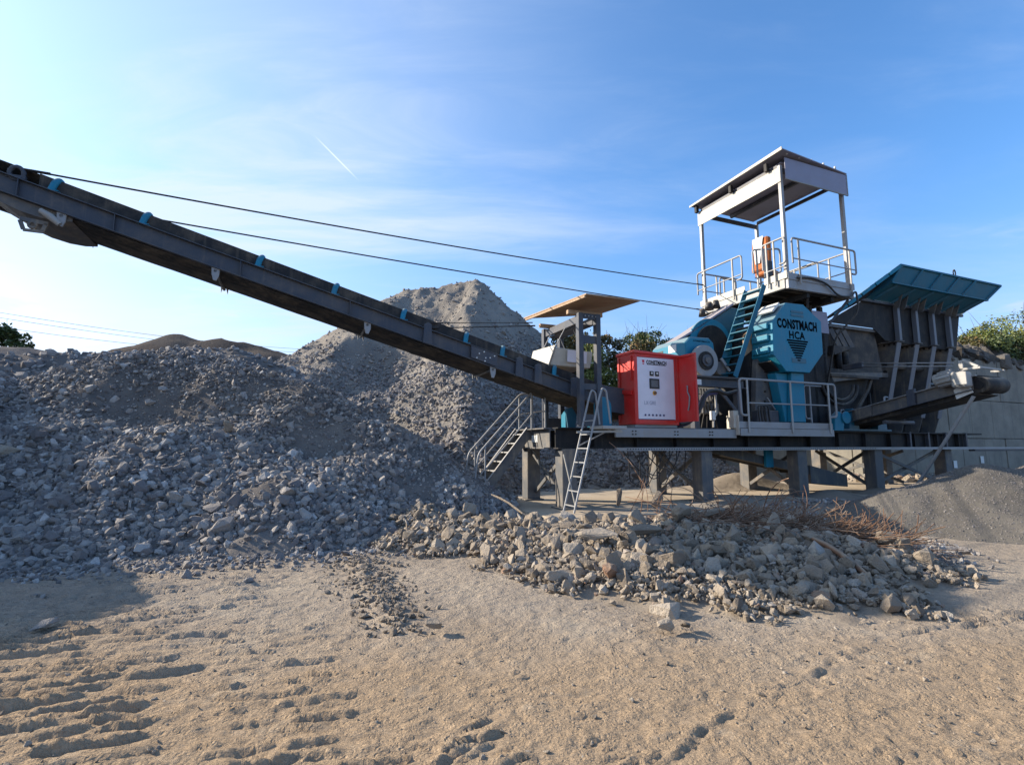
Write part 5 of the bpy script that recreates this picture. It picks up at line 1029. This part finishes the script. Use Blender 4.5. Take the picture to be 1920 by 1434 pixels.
def plant(name, label, cat, x, y, z, w, h, m, nl=7000, leaf=.12, seed=0, group=None, trunk=True, sparse=.35, nb=26):
    e = bpy.data.objects.new(name, None); COL.objects.link(e); e.location = (x, y, z); tag(e, label, cat, group); g = np.random.default_rng(seed + 100)
    hz_ = g.random(nb) ** .8; cen = np.stack([g.normal(0, w * .30, nb) * (1.15 - .6 * hz_), g.normal(0, w * .3, nb) * (1.15 - .6 * hz_), h * (.22 + .72 * hz_)], -1)
    rad = (w * .135) * (.6 + .8 * g.random(nb)) * (1.15 - .5 * np.abs(cen[:, 2] / h - .5))
    k = g.integers(0, nb, nl); d = g.normal(size=(nl, 3)); d /= np.linalg.norm(d, axis=1)[:, None]
    rr = rad[k] * (.45 + .65 * g.random(nl) ** .5) * np.where(g.random(nl) < .08, 1.5, 1.)
    c = cen[k] + d * rr[:, None] * np.array([1, 1, .85]); c = c[c[:, 2] > .05]; nl = len(c)
    a = g.normal(size=(nl, 3)); a /= np.linalg.norm(a, axis=1)[:, None]; b = np.cross(a, g.normal(size=(nl, 3))); b /= np.linalg.norm(b, axis=1)[:, None]
    s = leaf * (.5 + g.random(nl))[:, None]; v = np.stack([c - a * s, c + b * s * .5, c + a * s, c - b * s * .5], 1).reshape(-1, 3); f = np.arange(nl * 4).reshape(-1, 4)
    tone = np.clip(g.normal(.45, .22, nl) + .25 * (g.random(nb)[k[:nl]] - .5), 0, 1); npmesh('crown', v, f, m, np.repeat(tone, 4), parent=e)
    mb = MB(True)
    for i in range(12):
        q = cen[g.integers(0, nb)]; mb.tube([(0 + .1 * g.normal(), .1 * g.normal(), -.3), (q[0] * .3, q[1] * .3, q[2] * .45), (q[0] * .8, q[1] * .8, q[2] * .85), (q[0], q[1], q[2] * 1.08)], [w * .018, w * .013, w * .007, w * .002], 5)
    for i in range(26):
        q = cen[g.integers(0, nb)]; t = g.normal(size=3) * w * .12; mb.tube([q, (q[0] + t[0], q[1] + t[1], q[2] + abs(t[2]) + w * .14)], [w * .004, w * .001], 3)
    mk('trunk', mb, 'bark', e); return e
def at(px, py, Y):
    a = (px - 960) / 960; b = (717 - py) / 960; c, s = math.cos(R(7.01)), math.sin(R(7.01)); t = Y / (c - b * s); return (a * t, Y, 1.6 + (s + b * c) * t)
G = 'shrubs growing behind the plant'
for i, (px, top, Y, w, m, lab) in enumerate([(1065, 618, 30, 3.2, 'leaf_autumn', 'shrub with orange tinted leaves seen through the portal frame'), (1150, 622, 31, 4.0, 'leaf_autumn', 'tall shrub turning orange just left of the red cabinet'), (1195, 614, 33, 4.4, 'leaf_green', 'dark green shrub rising above the red cabinet'),
        (1240, 628, 32, 3.8, 'leaf_green', 'shrub with bare twigs behind the left edge of the teal drive guard'), (1268, 617, 34, 2.8, 'leaf_yellow', 'thin pale shrub with twigs standing up beside the drive guard'), (1110, 640, 28, 3.0, 'leaf_yellow', 'low yellow green shrub behind the portal posts')]):
    x, y, z = at(px, top, Y); plant('shrub', lab, 'shrub', x, y, .5, w, z - .5, m, 9000, .08, i, G)
for i, (px, top, Y, w, m, lab) in enumerate([(1838, 612, 33, 6.0, 'leaf_yellow', 'broad yellow green tree directly right of the hopper'), (1790, 645, 30, 3.2, 'leaf_autumn', 'low yellowish bush touching the right hopper support'), (1905, 630, 34, 4.6, 'leaf_yellow', 'bush at the right picture edge above the wall'), (1870, 640, 29, 3.0, 'leaf_green', 'low green bush behind the rubble on the wall')]):
    x, y, z = at(px, top, Y); plant('tree', lab, 'tree', x, y, 5.9, w, z - 5.9, m, 15000, .07, 20 + i, 'trees above the retaining wall')
for i, (px, top, Y, w) in enumerate([(-35, 597, 34, 3.6), (35, 620, 35, 2.2)]):
    x, y, z = at(px, top, Y); plant('tree', ('dark tree behind the earth bank at the left picture edge', 'small thin leaved tree right of the dark one on the earth bank')[i], 'tree', x, y, 6.5, w, z - 6.5, 'leaf_green', (7000, 1500)[i], .12, 40 + i, 'trees on the left bank')
x, y, z = at(1590, 850, 27); plant('shrub', 'yellow bush lit up behind the columns under the plant', 'shrub', x, y, .1, 3.4, 1.6, 'leaf_yellow', 3500, .09, 60)
n = 260; P = np.stack([rng.uniform(14.0, 19.0, n), rng.uniform(21, 24, n), rng.uniform(0, .3, n)], -1); tag(stones('brick_rubble', P, lognorm(n, .14, .4, .06, .3), 'stone_tan', tone=rng.uniform(.8, 1, n)), 'sunlit brick coloured rubble seen under the plant', 'rubble', kind='stuff')
for i, (ya, yb) in enumerate([(583, 652), (593, 658), (612, 664)]):
    mb = MB(True); a = Vector(at(-60, ya - 7, 75)); b = Vector(at(640, yb + 6, 120)); mb.tube([a.lerp(b, t / 20) - Vector((0, 0, 1.2 * 4 * t / 20 * (1 - t / 20))) for t in range(21)], .035, 4)
    tag(mk('power_cable', mb, 'steel_dusty'), ('highest', 'middle', 'lowest')[i] + ' of the thin power cables crossing the sky at the left', 'cable', 'distant power cables')
